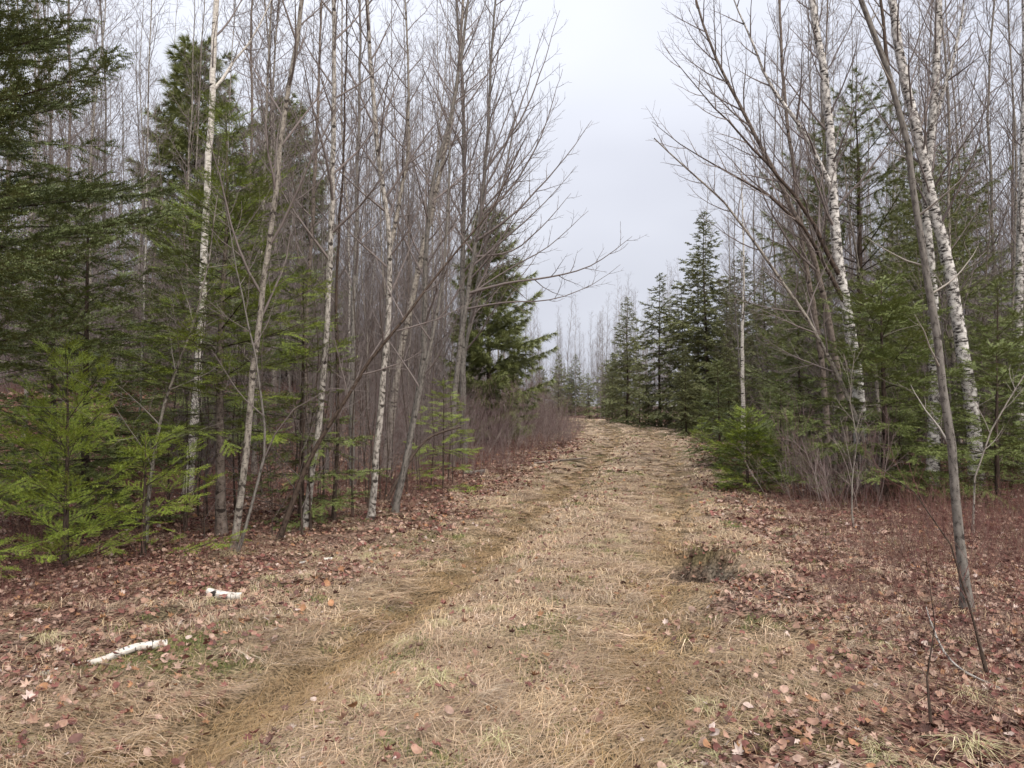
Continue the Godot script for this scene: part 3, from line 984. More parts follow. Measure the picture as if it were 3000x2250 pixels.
	edge_tree("bare_sapling", "thin sapling bent at its foot beside the leaning pale birch", "sapling", 8.2, [V(-2.95, 0), V(-2.7, 0.7), V(-2.62, 1.3), V(-2.75, 2.1), V(-2.95, 3.0), V(-3.1, 3.9)],
		{"r0": 0.018, "r1": 0.004, "bark": mats.grey, "limbs": 10, "from": 0.3, "reach": 1.1, "angle": 0.8, "boughs": [[[V(-2.62, 1.0), V(-2.3, 1.5, 0.1), V(-1.9, 1.72, 0.1), V(-1.5, 1.68, 0.1)], 0.009]]})
	edge_tree("bare_tree", "grey trunk leaning left between the two birches and the yellow fir", "tree", 11.0, [V(-1.68, 0), V(-1.5, 0.8), V(-1.35, 1.6), V(-1.1, 2.7), V(-0.95, 3.8), V(-0.9, 5.5)],
		{"r0": 0.045, "r1": 0.01, "bark": mats.grey, "limbs": 16, "from": 0.3, "reach": 1.7})
	edge_tree("bare_tree", "thin dark stem just left of the grey white birch", "tree", 10.2, [V(-2.36, 0), V(-2.3, 1.5), V(-2.33, 3.2), V(-2.25, 5), V(-2.2, 7.5)],
		{"r0": 0.03, "r1": 0.008, "bark": mats.dark, "limbs": 16, "from": 0.35, "reach": 1.5})
	edge_tree("bare_tree", "slim grey tree rising straight behind the slanting dark trunk", "tree", 14.5, [V(-3.0, 0.6), V(-3.0, 2.5), V(-2.95, 5), V(-2.9, 8), V(-2.9, 11.5)],
		{"r0": 0.06, "r1": 0.012, "bark": mats.grey, "limbs": 24, "from": 0.3, "reach": 2.2, "gap": 0.2, "thin": 0.0025})
	edge_tree("bare_tree", "slim brown tree with upswept twigs left of the forked grey birch", "tree", 15.5, [V(-4.1, 0.9), V(-4.15, 3), V(-4.0, 6), V(-3.9, 9), V(-3.8, 12.5)],
		{"r0": 0.06, "r1": 0.012, "bark": mats.brown, "limbs": 26, "from": 0.3, "reach": 2.2, "gap": 0.2, "thin": 0.0025})

	# right of the track
	edge_tree("birch_tree", "white birch mottled with black, behind the pine boughs right of track", "birch", 13.5, [V(6.11, 0), V(6.08, 1.74), V(5.97, 2.63), V(5.75, 4.1), V(5.67, 5.25), V(5.62, 6.4), V(5.49, 7.64), V(5.34, 8.73), V(5.27, 10.5)],
		{"r0": 0.125, "r1": 0.05, "bark": mats.mottled, "limbs": 22, "from": 0.4, "reach": 2.6, "thin": 0.0025, "gap": 0.2,
		"boughs": [[[V(5.7, 5.2), V(5.2, 6.2, 0.1), V(4.6, 7.1, 0.1), V(4.1, 8.1, 0.2), V(3.6, 9.4, 0.2)], 0.06, mats.mottled], [[V(5.85, 3.6), V(5.1, 4.9, 0.2), V(4.2, 6.0, 0.2), V(3.3, 6.9, 0.3), V(2.6, 7.8, 0.3)], 0.055, mats.dark], [[V(5.9, 3.2), V(5.0, 4.6, 0.3), V(4.1, 5.3, 0.4), V(3.2, 5.8, 0.4), V(2.4, 6.4, 0.4)], 0.045, mats.dark]]})
	edge_tree("birch_tree", "slender white birch leaning steeply left towards the track", "birch", 12.3, [V(5.88, 0), V(5.53, 1.2), V(5.13, 2.16), V(4.74, 2.91), V(4.33, 3.5), V(3.97, 3.95, 0.1), V(3.38, 4.77, 0.1), V(2.79, 5.3, 0.1), V(2.27, 5.8, 0.1)],
		{"r0": 0.05, "r1": 0.009, "bark": mats.pale, "limbs": 26, "from": 0.3, "reach": 1.7, "angle": 0.8, "lift": 0.06})
	edge_tree("bare_tree", "dark bare tree leaning left, its limbs spread against the open sky", "tree", 14.2, [V(6.2, 0), V(6.0, 2.2), V(5.6, 4.2), V(5.0, 5.6), V(4.35, 6.9), V(3.7, 8.3), V(3.2, 10)],
		{"r0": 0.08, "r1": 0.015, "bark": mats.brown, "limbs": 32, "from": 0.35, "reach": 2.7, "angle": 0.7, "toward": Vector3(-0.7, 0.2, 0), "thin": 0.0025})
	edge_tree("birch_tree", "right trunk of the big white birch pair, leaning left as it rises", "birch", 14.0, [V(8.44, 0), V(8.36, 1.41), V(8.21, 2.5), V(7.94, 4.19), V(7.62, 5.56), V(7.46, 6.41), V(7.18, 7.7), V(6.99, 9.16), V(6.88, 11)],
		{"r0": 0.14, "r1": 0.06, "bark": mats.mottled, "limbs": 26, "from": 0.42, "reach": 2.8, "thin": 0.0025, "gap": 0.2})
	edge_tree("birch_tree", "left trunk of the big white birch pair, forking high up", "birch", 14.6, [V(7.93, 0), V(8.02, 1.93), V(8.0, 3.6), V(7.91, 5.02), V(7.95, 5.91), V(8.08, 7.33), V(8.2, 9.31), V(8.3, 11.5)],
		{"r0": 0.13, "r1": 0.05, "bark": mats.mottled, "limbs": 26, "from": 0.45, "reach": 2.6, "thin": 0.0025, "gap": 0.2, "boughs": [[[V(8.05, 6.9), V(8.3, 7.8, 0.1), V(8.55, 8.8, 0.1), V(8.7, 10.2, 0.2)], 0.06, mats.mottled]]})
	edge_tree("maple_tree", "smooth grey young maple standing alone in leaves, nearest trunk on the right", "maple", 5.8, [V(3.41, 0), V(3.36, 0.55), V(3.29, 1.25), V(3.2, 2.08), V(3.1, 2.79), V(3.01, 3.53), V(2.85, 4.1), V(2.66, 4.63), V(2.46, 5.35), V(2.3, 6.4)],
		{"r0": 0.039, "r1": 0.013, "bark": mats.grey, "limbs": 13, "from": 0.22, "reach": 1.0, "angle": 0.95, "lift": 0.05, "limb_color": Color(0.27, 0.24, 0.215), "twig_color": Color(0.20, 0.175, 0.16), "boughs": [[[V(2.86, 4.08), V(2.87, 4.5, -0.05), V(2.83, 5.2, -0.1), V(2.85, 6.0, -0.1)], 0.016, mats.dark]]})
	edge_tree("birch_tree", "white birch trunk cut by the right edge of the picture", "birch", 17.0, [V(11.2, 0.1), V(11.2, 3.32), V(11.34, 6.42), V(11.43, 9.02), V(11.47, 12)],
		{"r0": 0.12, "r1": 0.04, "bark": mats.mottled, "limbs": 20, "from": 0.35, "reach": 2.4, "thin": 0.0025, "gap": 0.22})
	edge_tree("birch_tree", "thin white birch stem before the dark spruces right of the bend", "birch", 25.0, [V(7.51, 0.1), V(7.49, 3.4), V(7.55, 6.27), V(7.49, 9.5)],
		{"r0": 0.085, "r1": 0.012, "bark": mats.birch, "limbs": 18, "from": 0.45, "reach": 1.8, "thin": 0.003, "gap": 0.26})
	edge_tree("birch_tree", "short forked white birch stem between the pine trunk and fir", "birch", 15.2, [V(7.3, 0.1), V(7.2, 2.0), V(7.0, 3.6), V(6.75, 5.0), V(6.6, 6.4)],
		{"r0": 0.05, "r1": 0.012, "bark": mats.pale, "limbs": 14, "from": 0.4, "reach": 1.5})
	edge_tree("bare_tree", "tall dark stem left of the mottled birch, rising out of frame", "tree", 15.0, [V(6.15, 0.05), V(6.06, 2.21), V(5.74, 4.38), V(5.57, 5.84), V(5.32, 8.14), V(5.29, 10.5)],
		{"r0": 0.07, "r1": 0.02, "bark": mats.brown, "limbs": 20, "from": 0.35, "reach": 2.2, "gap": 0.2, "thin": 0.0025})
	edge_tree("bare_sapling", "pale thin sapling standing before the dark fir right of track", "sapling", 9.6, [V(4.25, 0), V(4.22, 0.6), V(4.3, 1.1), V(4.22, 1.6), V(4.28, 2.2)],
		{"r0": 0.012, "r1": 0.003, "bark": mats.pale, "limbs": 9, "from": 0.3, "reach": 0.8, "angle": 0.6, "twig_color": Color(0.22, 0.19, 0.17)})
	edge_tree("bare_sapling", "pale leaning sapling at the right edge over the brushwood", "sapling", 9.0, [V(5.35, 0), V(5.4, 0.7), V(5.6, 1.25), V(6.0, 1.9), V(6.5, 2.5)],
		{"r0": 0.014, "r1": 0.004, "bark": mats.pale, "limbs": 8, "from": 0.3, "reach": 0.8, "angle": 0.7, "twig_color": Color(0.24, 0.21, 0.19)})
	edge_tree("bare_sapling", "red brown sapling leaning left in front of the grey young maple", "sapling", 4.4, [V(2.72, 0), V(2.62, 0.35), V(2.5, 0.75), V(2.3, 1.05), V(2.0, 1.25)],
		{"r0": 0.008, "r1": 0.002, "bark": mats.dark, "limbs": 9, "from": 0.25, "reach": 0.55, "angle": 0.7, "gap": 0.14, "thin": 0.0012, "twig_color": Color(0.13, 0.07, 0.06)})
	edge_tree("bare_sapling", "low red brown shoot with forked twigs at the bottom right", "sapling", 3.7, [V(2.0, 0), V(1.97, 0.25), V(2.02, 0.5), V(1.98, 0.8)],
		{"r0": 0.006, "r1": 0.0015, "bark": mats.dark, "limbs": 8, "from": 0.2, "reach": 0.5, "angle": 0.6, "gap": 0.14, "thin": 0.001, "twig_color": Color(0.13, 0.07, 0.06)})


func build_conifers() -> void:
	var fir_a := [Color(0.14, 0.195, 0.034), Color(0.24, 0.31, 0.045), Color(0.34, 0.40, 0.07)]       # bright young fir
	var fir_d := [Color(0.115, 0.145, 0.042), Color(0.15, 0.185, 0.052), Color(0.20, 0.23, 0.08)]
	var spruce_c := [Color(0.095, 0.12, 0.042), Color(0.125, 0.152, 0.054), Color(0.18, 0.20, 0.095)]
	var pine_c := [Color(0.155, 0.18, 0.065), Color(0.20, 0.225, 0.082), Color(0.25, 0.27, 0.11)]
	var far_c := [Color(0.125, 0.14, 0.052), Color(0.165, 0.178, 0.068), Color(0.225, 0.23, 0.115)]
	var near_bright := []
	var near_dark := []
	var near_spruce := []
	var mid := []
	var mid_bright := []
	var far := []
	var soft := []
	var soft_far := []
	for i in 3:
		near_bright.append(sprig(0.27, 0.0105, 0.026, 0.0062, fir_a, 3, 5))
		near_dark.append(sprig(0.20, 0.0165, 0.028, 0.0095, fir_d, 3, 3))
		near_spruce.append(sprig(0.22, 0.0175, 0.028, 0.0135, spruce_c, 4, 2))
		mid.append(sprig(0.25, 0.022, 0.040, 0.016, fir_d, 3, 2))
		mid_bright.append(sprig(0.20, 0.02, 0.034, 0.012, fir_a, 3, 2))
		far.append(sprig(0.44, 0.072, 0.14, 0.066, far_c, 3, 2))
		soft.append(tuft(0.12, 0.0075, 26, pine_c))
		soft_far.append(tuft(0.22, 0.02, 20, pine_c))
	var o := {"trunk": 0.12, "low": 0.12, "gap": 0.24, "per": 5, "e0": -0.1, "e1": 0.75, "droop": 0.05, "tip": 0.12, "lat": 0.075, "spread": 0.5, "sgap": 0.10, "sprigs": near_spruce, "wood": Color(0.07, 0.052, 0.042), "bark": mats.dark, "power": 0.75, "dead": 0, "miss": 0.1}
	var c: Dictionary
	var r: Node3D

	# left: the big dark spruce whose boughs hang in from the left edge
	r = thing("spruce_tree", "big dark green spruce whose boughs hang in from the left edge", "spruce", at(-5.5, 6.1))
	c = o.duplicate(); c.merge({"trunk": 0.13, "low": 0.27, "gap": 0.38, "per": 8, "e0": 0.36, "e1": 0.75, "droop": 0.045, "tip": 0.07, "lat": 0.08, "spread": 0.5, "sgap": 0.105, "bald": 0.34, "power": 0.36, "thin_left": 0.8, "dead": 10, "miss": 0.0, "hang": -0.12}, true)
	conifer(r, 6.8, 2.9, c)
	r = thing("spruce_tree", "dark spruce behind the left edge with bare dead lower branches", "spruce", at(-6.5, 9.2))
	c = o.duplicate(); c.merge({"trunk": 0.10, "low": 0.24, "gap": 0.42, "per": 5, "e0": 0.0, "e1": 0.7, "droop": 0.08, "tip": 0.16, "lat": 0.12, "spread": 0.42, "sgap": 0.15, "bald": 0.2, "power": 0.6, "dead": 24, "sprigs": mid}, true)
	conifer(r, 9.5, 2.1, c)
	# the small bright firs
	r = thing("fir_tree", "small bright yellow green fir at the left edge of the woods", "fir", at(-4.42, 7.65))
	c = o.duplicate(); c.merge({"trunk": 0.035, "hang": -0.1, "low": 0.14, "gap": 0.23, "per": 5, "miss": 0.2, "e0": 0.38, "e1": 1.0, "droop": 0.03, "tip": 0.09, "lat": 0.12, "spread": 0.55, "sgap": 0.19, "sprigs": near_bright, "power": 0.55, "bald": 0.1}, true)
	conifer(r, 2.05, 1.05, c)
	r = thing("fir_tree", "low bright fir with one long shoot reaching right", "fir", at(-3.85, 8.1))
	c = o.duplicate(); c.merge({"trunk": 0.028, "low": 0.12, "gap": 0.26, "per": 5, "e0": 0.3, "e1": 0.7, "droop": 0.0, "tip": 0.03, "lat": 0.12, "spread": 0.55, "sgap": 0.19, "sprigs": near_bright, "power": 0.5, "lopsided": 0.4}, true)
	conifer(r, 1.25, 0.85, c)
	r = thing("fir_tree", "bright fir cut off by the lower left edge", "fir", at(-4.75, 6.6))
	c = o.duplicate(); c.merge({"trunk": 0.025, "low": 0.15, "gap": 0.22, "per": 5, "e0": 0.15, "e1": 0.7, "droop": 0.02, "tip": 0.05, "lat": 0.12, "spread": 0.55, "sgap": 0.19, "sprigs": near_bright, "power": 0.6}, true)
	conifer(r, 1.15, 0.75, c)
	# mid green fir with the red brown trunk
	r = thing("fir_tree", "tall green fir with bare red brown trunk among the birches", "fir", at(-3.49, 9.3))
	c = o.duplicate(); c.merge({"trunk": 0.07, "hang": 0.0, "low": 0.28, "gap": 0.26, "per": 6, "miss": 0.05, "e0": 0.05, "e1": 0.8, "droop": 0.03, "tip": 0.10, "lat": 0.10, "spread": 0.52, "sgap": 0.13, "sprigs": near_dark + near_bright.slice(0, 1), "power": 0.75, "dead": 18, "bark": mats.brown}, true)
	conifer(r, 5.2, 1.5, c)
	r = thing("fir_tree", "green fir at the foot of the leaning birches, low and spreading", "fir", at(-2.75, 10.1))
	c = o.duplicate(); c.merge({"trunk": 0.04, "low": 0.08, "gap": 0.28, "per": 5, "e0": -0.05, "e1": 0.7, "sprigs": mid, "lat": 0.12, "sgap": 0.15, "spread": 0.5, "miss": 0.2}, true)
	conifer(r, 3.3, 1.15, c)
	r = thing("fir_tree", "dark fir filling the shade behind the small bright fir", "fir", at(-5.3, 9.6))
	c = o.duplicate(); c.merge({"trunk": 0.06, "low": 0.08, "gap": 0.27, "per": 6, "e0": -0.1, "e1": 0.7, "sprigs": mid, "lat": 0.11, "sgap": 0.14, "spread": 0.5, "dead": 10}, true)
	conifer(r, 4.2, 1.55, c)
	var fir_mid := r
	# sparse yellow fir beside the open strip
	r = thing("fir_tree", "sparse yellow green young fir in the leaves left of the track", "fir", at(-1.23, 13.8))
	c = o.duplicate(); c.merge({"trunk": 0.022, "low": 0.12, "gap": 0.21, "per": 5, "e0": 0.05, "e1": 0.6, "sprigs": near_bright, "lat": 0.10, "sgap": 0.17, "spread": 0.5, "power": 0.55, "miss": 0.08, "bald": 0.2}, true)
	conifer(r, 1.95, 0.68, c)
	# right: small dense fir and the dark one by the grey maple
	r = thing("fir_tree", "small dense green fir standing beside the track on the right", "fir", at(4.21, 13.8))
	c = o.duplicate(); c.merge({"trunk": 0.03, "low": 0.03, "gap": 0.12, "per": 7, "e0": 0.2, "e1": 0.8, "sprigs": mid_bright + mid.slice(0, 2), "lat": 0.08, "sgap": 0.11, "spread": 0.6, "power": 0.36}, true)
	conifer(r, 1.38, 0.74, c)
	r = thing("fir_tree", "dark blue green fir beside the grey young maple", "fir", at(5.92, 12.3))
	c = o.duplicate(); c.merge({"trunk": 0.07, "low": 0.10, "gap": 0.26, "per": 5, "e0": -0.08, "e1": 0.7, "sprigs": mid, "lat": 0.09, "sgap": 0.125, "spread": 0.55, "power": 0.6, "bald": 0.15, "dead": 8, "miss": 0.08}, true)
	conifer(r, 3.5, 1.75, c)
	r = thing("fir_tree", "low dark fir under the big white birch pair", "fir", at(7.3, 11.6))
	c = o.duplicate(); c.merge({"trunk": 0.05, "low": 0.08, "gap": 0.28, "per": 5, "e0": -0.05, "e1": 0.7, "sprigs": mid, "lat": 0.12, "sgap": 0.15, "spread": 0.5, "power": 0.65, "miss": 0.15}, true)
	conifer(r, 2.4, 1.4, c)
	# pines
	r = thing("pine_tree", "airy white pine behind the mottled birch right of the track", "pine", at(7.21, 16.0))
	c = o.duplicate(); c.merge({"trunk": 0.13, "low": 0.16, "gap": 0.42, "per": 5, "e0": 0.1, "e1": 0.75, "droop": 0.0, "tip": 0.10, "lat": 0.13, "spread": 0.5, "sgap": 0.085, "sprigs": soft, "power": 0.5, "bald": 0.25, "wood": Color(0.075, 0.062, 0.055)}, true)
	conifer(r, 8.0, 3.0, c)
	var pine := r
	r = thing("pine_tree", "white pine with flat layered boughs left of the bend", "pine", at(-0.85, 28.0))
	c = o.duplicate(); c.merge({"trunk": 0.13, "low": 0.10, "gap": 0.36, "per": 6, "miss": 0.04, "e0": 0.08, "e1": 0.7, "droop": 0.01, "tip": 0.09, "lat": 0.13, "spread": 0.5, "sgap": 0.12, "sprigs": soft_far, "power": 0.5, "bald": 0.15, "lopsided": 0.15}, true)
	conifer(r, 8.4, 2.4, c)
	var pine_far := r
	copy(pine, at(9.6, 17.5), 2.1, 0.85, "white pine beyond the big white birch pair", "")
	copy(pine, at(11.8, 20.5), 0.9, 1.0, "white pine at the right edge behind the birches", "")
	copy(pine, at(4.9 + 2.6, 20.0), 4.0, 0.62, "young white pine left of the mottled birch, over the brush", "")
	copy(pine_far, at(-12.2, 30.0), 1.0, 1.6, "tall white pine high up behind the tall white birch", "")
	copy(pine_far, at(-9.3, 32.0), 3.3, 1.45, "white pine showing its crown right of the tall white birch", "")
	copy(fir_mid, at(-7.4, 12.5), 2.0, 1.1, "dark fir behind the left edge spruce boughs", "")
	copy(fir_mid, at(-6.3, 15.2), 4.0, 1.3, "dark fir on the leaf covered bank behind the tall birch", "")
	copy(fir_mid, at(8.9, 14.2), 1.2, 0.9, "dark fir low beside the right trunk of the birch pair", "")
	copy(fir_mid, at(6.6, 17.6), 3.0, 0.9, "dark fir in the shade beneath the airy white pine", "")
	copy(fir_mid, at(5.3, 15.2), 0.6, 0.5, "young green fir behind the small dense one, right of the track", "")
	copy(fir_mid, at(6.5, 13.0), 2.6, 0.42, "low green fir at the foot of the mottled white birch", "")
	copy(fir_mid, at(5.0, 18.5), 5.3, 0.62, "young green fir between the brush and the thin white birch", "")
	copy(fir_mid, at(9.6, 12.4), 3.7, 0.55, "low green fir near the right edge behind the grey maple", "")
	copy(fir_mid, at(10.4, 15.0), 5.0, 1.0, "dark fir near the right edge below the pine", "")

	# spruces along the right side of the bend, and the distant ones
	r = thing("spruce_tree", "tallest dark spruce beside the bend, pointed top against the sky", "spruce", at(11.3, 45.0))
	c = o.duplicate(); c.merge({"trunk": 0.11, "low": 0.05, "gap": 0.42, "per": 6, "e0": -0.2, "e1": 0.6, "droop": 0.04, "tip": 0.10, "lat": 0.27, "spread": 0.42, "sgap": 0.30, "sprigs": far, "power": 0.85, "bald": 0.15, "miss": 0.2, "vary": 0.4, "hang": 0.3}, true)
	conifer(r, 12.8, 3.3, c)
	var sp1 := r
	r = thing("spruce_tree", "second dark spruce of the row at the bend, left of the tallest", "spruce", at(10.0, 52.0))
	c = c.duplicate(); c.merge({"gap": 0.38, "power": 0.75}, true)
	conifer(r, 10.4, 3.0, c)
	var sp2 := r
	r = thing("spruce_tree", "open crowned dark spruce at the bend, gaps showing between its boughs", "spruce", at(10.7, 48.5))
	c = c.duplicate(); c.merge({"gap": 0.5, "per": 5, "miss": 0.25, "power": 0.6, "lat": 0.3, "spread": 0.5, "droop": 0.08}, true)
	conifer(r, 9.2, 3.0, c)
	var sp3 := r
	var row := [sp1, sp2, sp3]
	for q in [[8.3, 64.0, 0.45, "low spruce closing the left end of the row at the bend"], [9.6, 58.0, 0.52, "low spruce between the slim one and the second spruce"], [12.0, 47.0, 0.72, "spruce filling the gap right behind the tallest one"], [13.6, 47.0, 0.66, "spruce at the right end of the row by the birches"], [12.7, 40.0, 0.62, "broad spruce right of the track before the tall row"], [12.6, 36.0, 0.5, "broad low spruce behind the yellow green seedling"], [14.6, 40.0, 0.8, "spruce behind the thin white birch, right of the row"], [9.9, 43.0, 0.34, "bushy low spruce under the second spruce of the row"], [10.4, 40.5, 0.3, "bushy low spruce under the tallest spruce"], [9.2, 52.0, 0.36, "bushy low spruce at the track side under the slim one"]]:
		copy(row[rng.randi() % 3], at(q[0], q[1]), rng.randf() * TAU, q[2], q[3], "")
	for q in [[8.9, 60.0, 0.78, "third dark spruce of the row, slim, left end by the sky gap"], [13.2, 44.0, 0.8, "dark spruce right of the tallest, half hidden by birch stems"], [12.2, 50.0, 0.9, "dark spruce in the second rank behind the tallest one"], [8.6, 38.0, 0.36, "small spruce at the foot of the row by the track"], [9.3, 33.0, 0.42, "small spruce right of the track before the row of tall ones"], [10.8, 38.0, 0.55, "middling spruce below the tallest spruce"], [11.6, 35.0, 0.6, "middling spruce behind the thin white birch stem"], [10.6, 70.0, 0.7, "spruce at the far end of the row beyond the bend"]]:
		copy(sp1 if rng.randf() < 0.5 else sp2, at(q[0], q[1]), rng.randf() * TAU, q[2], q[3], "")
	for i in 26:
		var d := rng.randf_range(80, 112)
		var x := rng.randf_range(0.0, 0.14) * d
		if clearing(x, d, 3.0, 3.0): continue
		copy(row[rng.randi() % 3], at(x, d), rng.randf() * TAU, rng.randf_range(0.4, 0.75), "small far pointed spruce beyond the bend in the track", "far spruces beyond the bend")
	for i in 8:
		var d := rng.randf_range(26, 55)
		var x := rng.randf_range(-0.6, -0.12) * d
		copy(sp2, at(x, d), rng.randf() * TAU, rng.randf_range(0.3, 0.6), "dark spruce among the bare trees in the woods on the left", "spruces in the woods left of the track")
	for i in 12:
		var d := rng.randf_range(22, 50)
		var x := rng.randf_range(0.42, 0.66) * d
		copy(sp2, at(x, d), rng.randf() * TAU, rng.randf_range(0.35, 0.7), "dark spruce among the bare trees in the woods on the right", "spruces in the woods right of the track")
	r = thing("young_pine", "small yellow green bushy pine seedling on the right verge far off", "pine", at(6.75 + 0.4, 29.0))
	c = o.duplicate(); c.merge({"trunk": 0.02, "low": 0.05, "gap": 0.14, "per": 5, "e0": 0.5, "e1": 1.0, "sprigs": mid_bright, "lat": 0.10, "sgap": 0.12, "power": 0.4}, true)
	conifer(r, 0.95, 0.55, c)


# ------------------------------------------------------------------ brush and undergrowth

func build_undergrowth() -> void:
	var red := [Color(0.14, 0.065, 0.055), Color(0.17, 0.085, 0.07), Color(0.11, 0.06, 0.055), Color(0.22, 0.15, 0.12)]
	var drab := [Color(0.15, 0.105, 0.10), Color(0.21, 0.16, 0.15), Color(0.11, 0.075, 0.072), Color(0.27, 0.22, 0.20)]
	var thicket := []
	var low := []
	for i in 4:
		thicket.append(canes(8, 2.3, 0.75, 0.0085, 6, drab))
		low.append(canes(11, 0.55, 0.28, 0.0022, 3, red))
	# tall brush: left thicket round the pine, the edges of both woods, the brush right of the track
	var xs := [[], [], [], []]
	for i in 3600:
		var d := rng.randf_range(12.0, 112.0)
		var x := rng.randf_range(-0.7, 0.7) * d
		var u := x - track_x(d)
		var keep := 0.0
		var s := rng.randf_range(0.55, 1.0)
		if u < -4.2 and d > 17.0: keep = 0.42 if u < -9.0 else 0.9
		elif u < -2.6 and d > 24.0: keep = 0.5; 
		if u < -2.6 and u > -4.2: s *= 0.55
		if u > 3.6 and d > 13.0: keep = 0.3 if u > 7.0 else 0.42
		if d < 22 and u < -5.0: keep = 0.14
		if d > 68.0: keep = 0.0 if clearing(x, d, 2.5, 2.5) else 0.8
		if rng.randf() > keep or noise.get_noise_2d(x * 0.7, d * 0.7 + 640) < -0.1: continue
		xs[rng.randi() % 4].append(Transform3D(Basis.from_euler(Vector3(0, rng.randf() * TAU, 0)).scaled(Vector3(1, rng.randf_range(0.8, 1.15), 1) * s), at(x, d)))
	for i in 430:     # the brush that fills in the left side towards the pine
		var d := 14.0 + 32.0 * rng.randf()
		var u := rng.randf_range(-8.0, -2.7)
		var x := track_x(d) + u
		if d < 16.0 and u > -4.2: continue
		var s := rng.randf_range(0.3, 1.15) * lerpf(0.4, 1.0, smoothstep(-2.7, -4.6, u)) * smoothstep(8.0, 22.0, d)
		if noise.get_noise_2d(x * 0.9, d * 0.9 + 640) < -0.12: continue
		xs[i % 4].append(Transform3D(Basis.from_euler(Vector3(0, rng.randf() * TAU, 0)).scaled(Vector3.ONE * s), at(x, d)))
	for i in 14:      # the dark leaning brush before the fir on the right
		var x := rng.randf_range(4.6, 5.9)
		var d := rng.randf_range(11.2, 13.0)
		xs[i % 4].append(Transform3D(Basis.from_euler(Vector3(0, rng.randf() * TAU, 0.25)).scaled(Vector3.ONE * rng.randf_range(0.4, 0.7)), at(x, d)))
	var shrubs := []
	for i in 3: shrubs.append(canes(9, 4.2, 1.0, 0.011, 9, [Color(0.15, 0.12, 0.11), Color(0.20, 0.165, 0.15), Color(0.11, 0.085, 0.08)]))
	var sx := [[], [], []]
	for i in 900:
		var d := rng.randf_range(13.0, 60.0)
		var x := rng.randf_range(-0.66, 0.66) * d
		var u := x - track_x(d)
		if (u > -5.2 and u < 4.6) or (d < 20.0 and u < 0): continue
		if rng.randf() > (0.6 if u < 0.0 else 0.2): continue
		sx[i % 3].append(Transform3D(Basis.from_euler(Vector3(0, rng.randf() * TAU, 0)).scaled(Vector3.ONE * rng.randf_range(0.5, 1.1)), at(x, d)))
	var brush := Node3D.new()
	brush.name = "brush_thicket"
	add_child(brush)
	tag(brush, "dense leafless purple brown brush along both edges of the woods", "brush", "", "stuff")
	for i in 4: scatter("stems", thicket[i].mesh(false), mats.twig, xs[i], [], "", "", brush)
	for i in 3: scatter("stems", shrubs[i].mesh(false), mats.twig, sx[i], [], "", "", brush)
	# low red stems on the leaf litter
	xs = [[], [], [], []]
	for i in 9000:
		var d := 3.4 + 32.0 * pow(rng.randf(), 1.3)
		var x := rng.randf_range(-0.7, 0.72) * d
		var u := x - track_x(d)
		var k := noise.get_noise_2d(x * 0.9 + 70, d * 0.9)
		var keep := 0.0
		if u > 2.3: keep = clampf(0.12 + k * 0.6 + 0.5 * smoothstep(5.5, 8.5, d) * smoothstep(20.0, 14.0, d), 0.03, 1.0)
		elif u < -2.6: keep = clampf(0.10 + k * 0.5 + 0.5 * smoothstep(9.0, 13.0, d), 0.02, 1.0)
		if u < -2.6 and d < 7.5: keep *= 0.3
		if rng.randf() > keep: continue
		var s := rng.randf_range(0.55, 1.15) * (0.7 if absf(u) < 3.2 else 1.0)
		xs[rng.randi() % 4].append(Transform3D(Basis.from_euler(Vector3(0, rng.randf() * TAU, 0)).scaled(Vector3.ONE * s), at(x, d)))
	var under := Node3D.new()
	under.name = "undergrowth"
	add_child(under)
	tag(under, "low red brown leafless stems growing through the fallen leaves", "undergrowth", "", "stuff")
	for i in 4: scatter("stems", low[i].mesh(false), mats.twig, xs[i], [], "", "", under)


# ------------------------------------------------------------------ straw, leaves

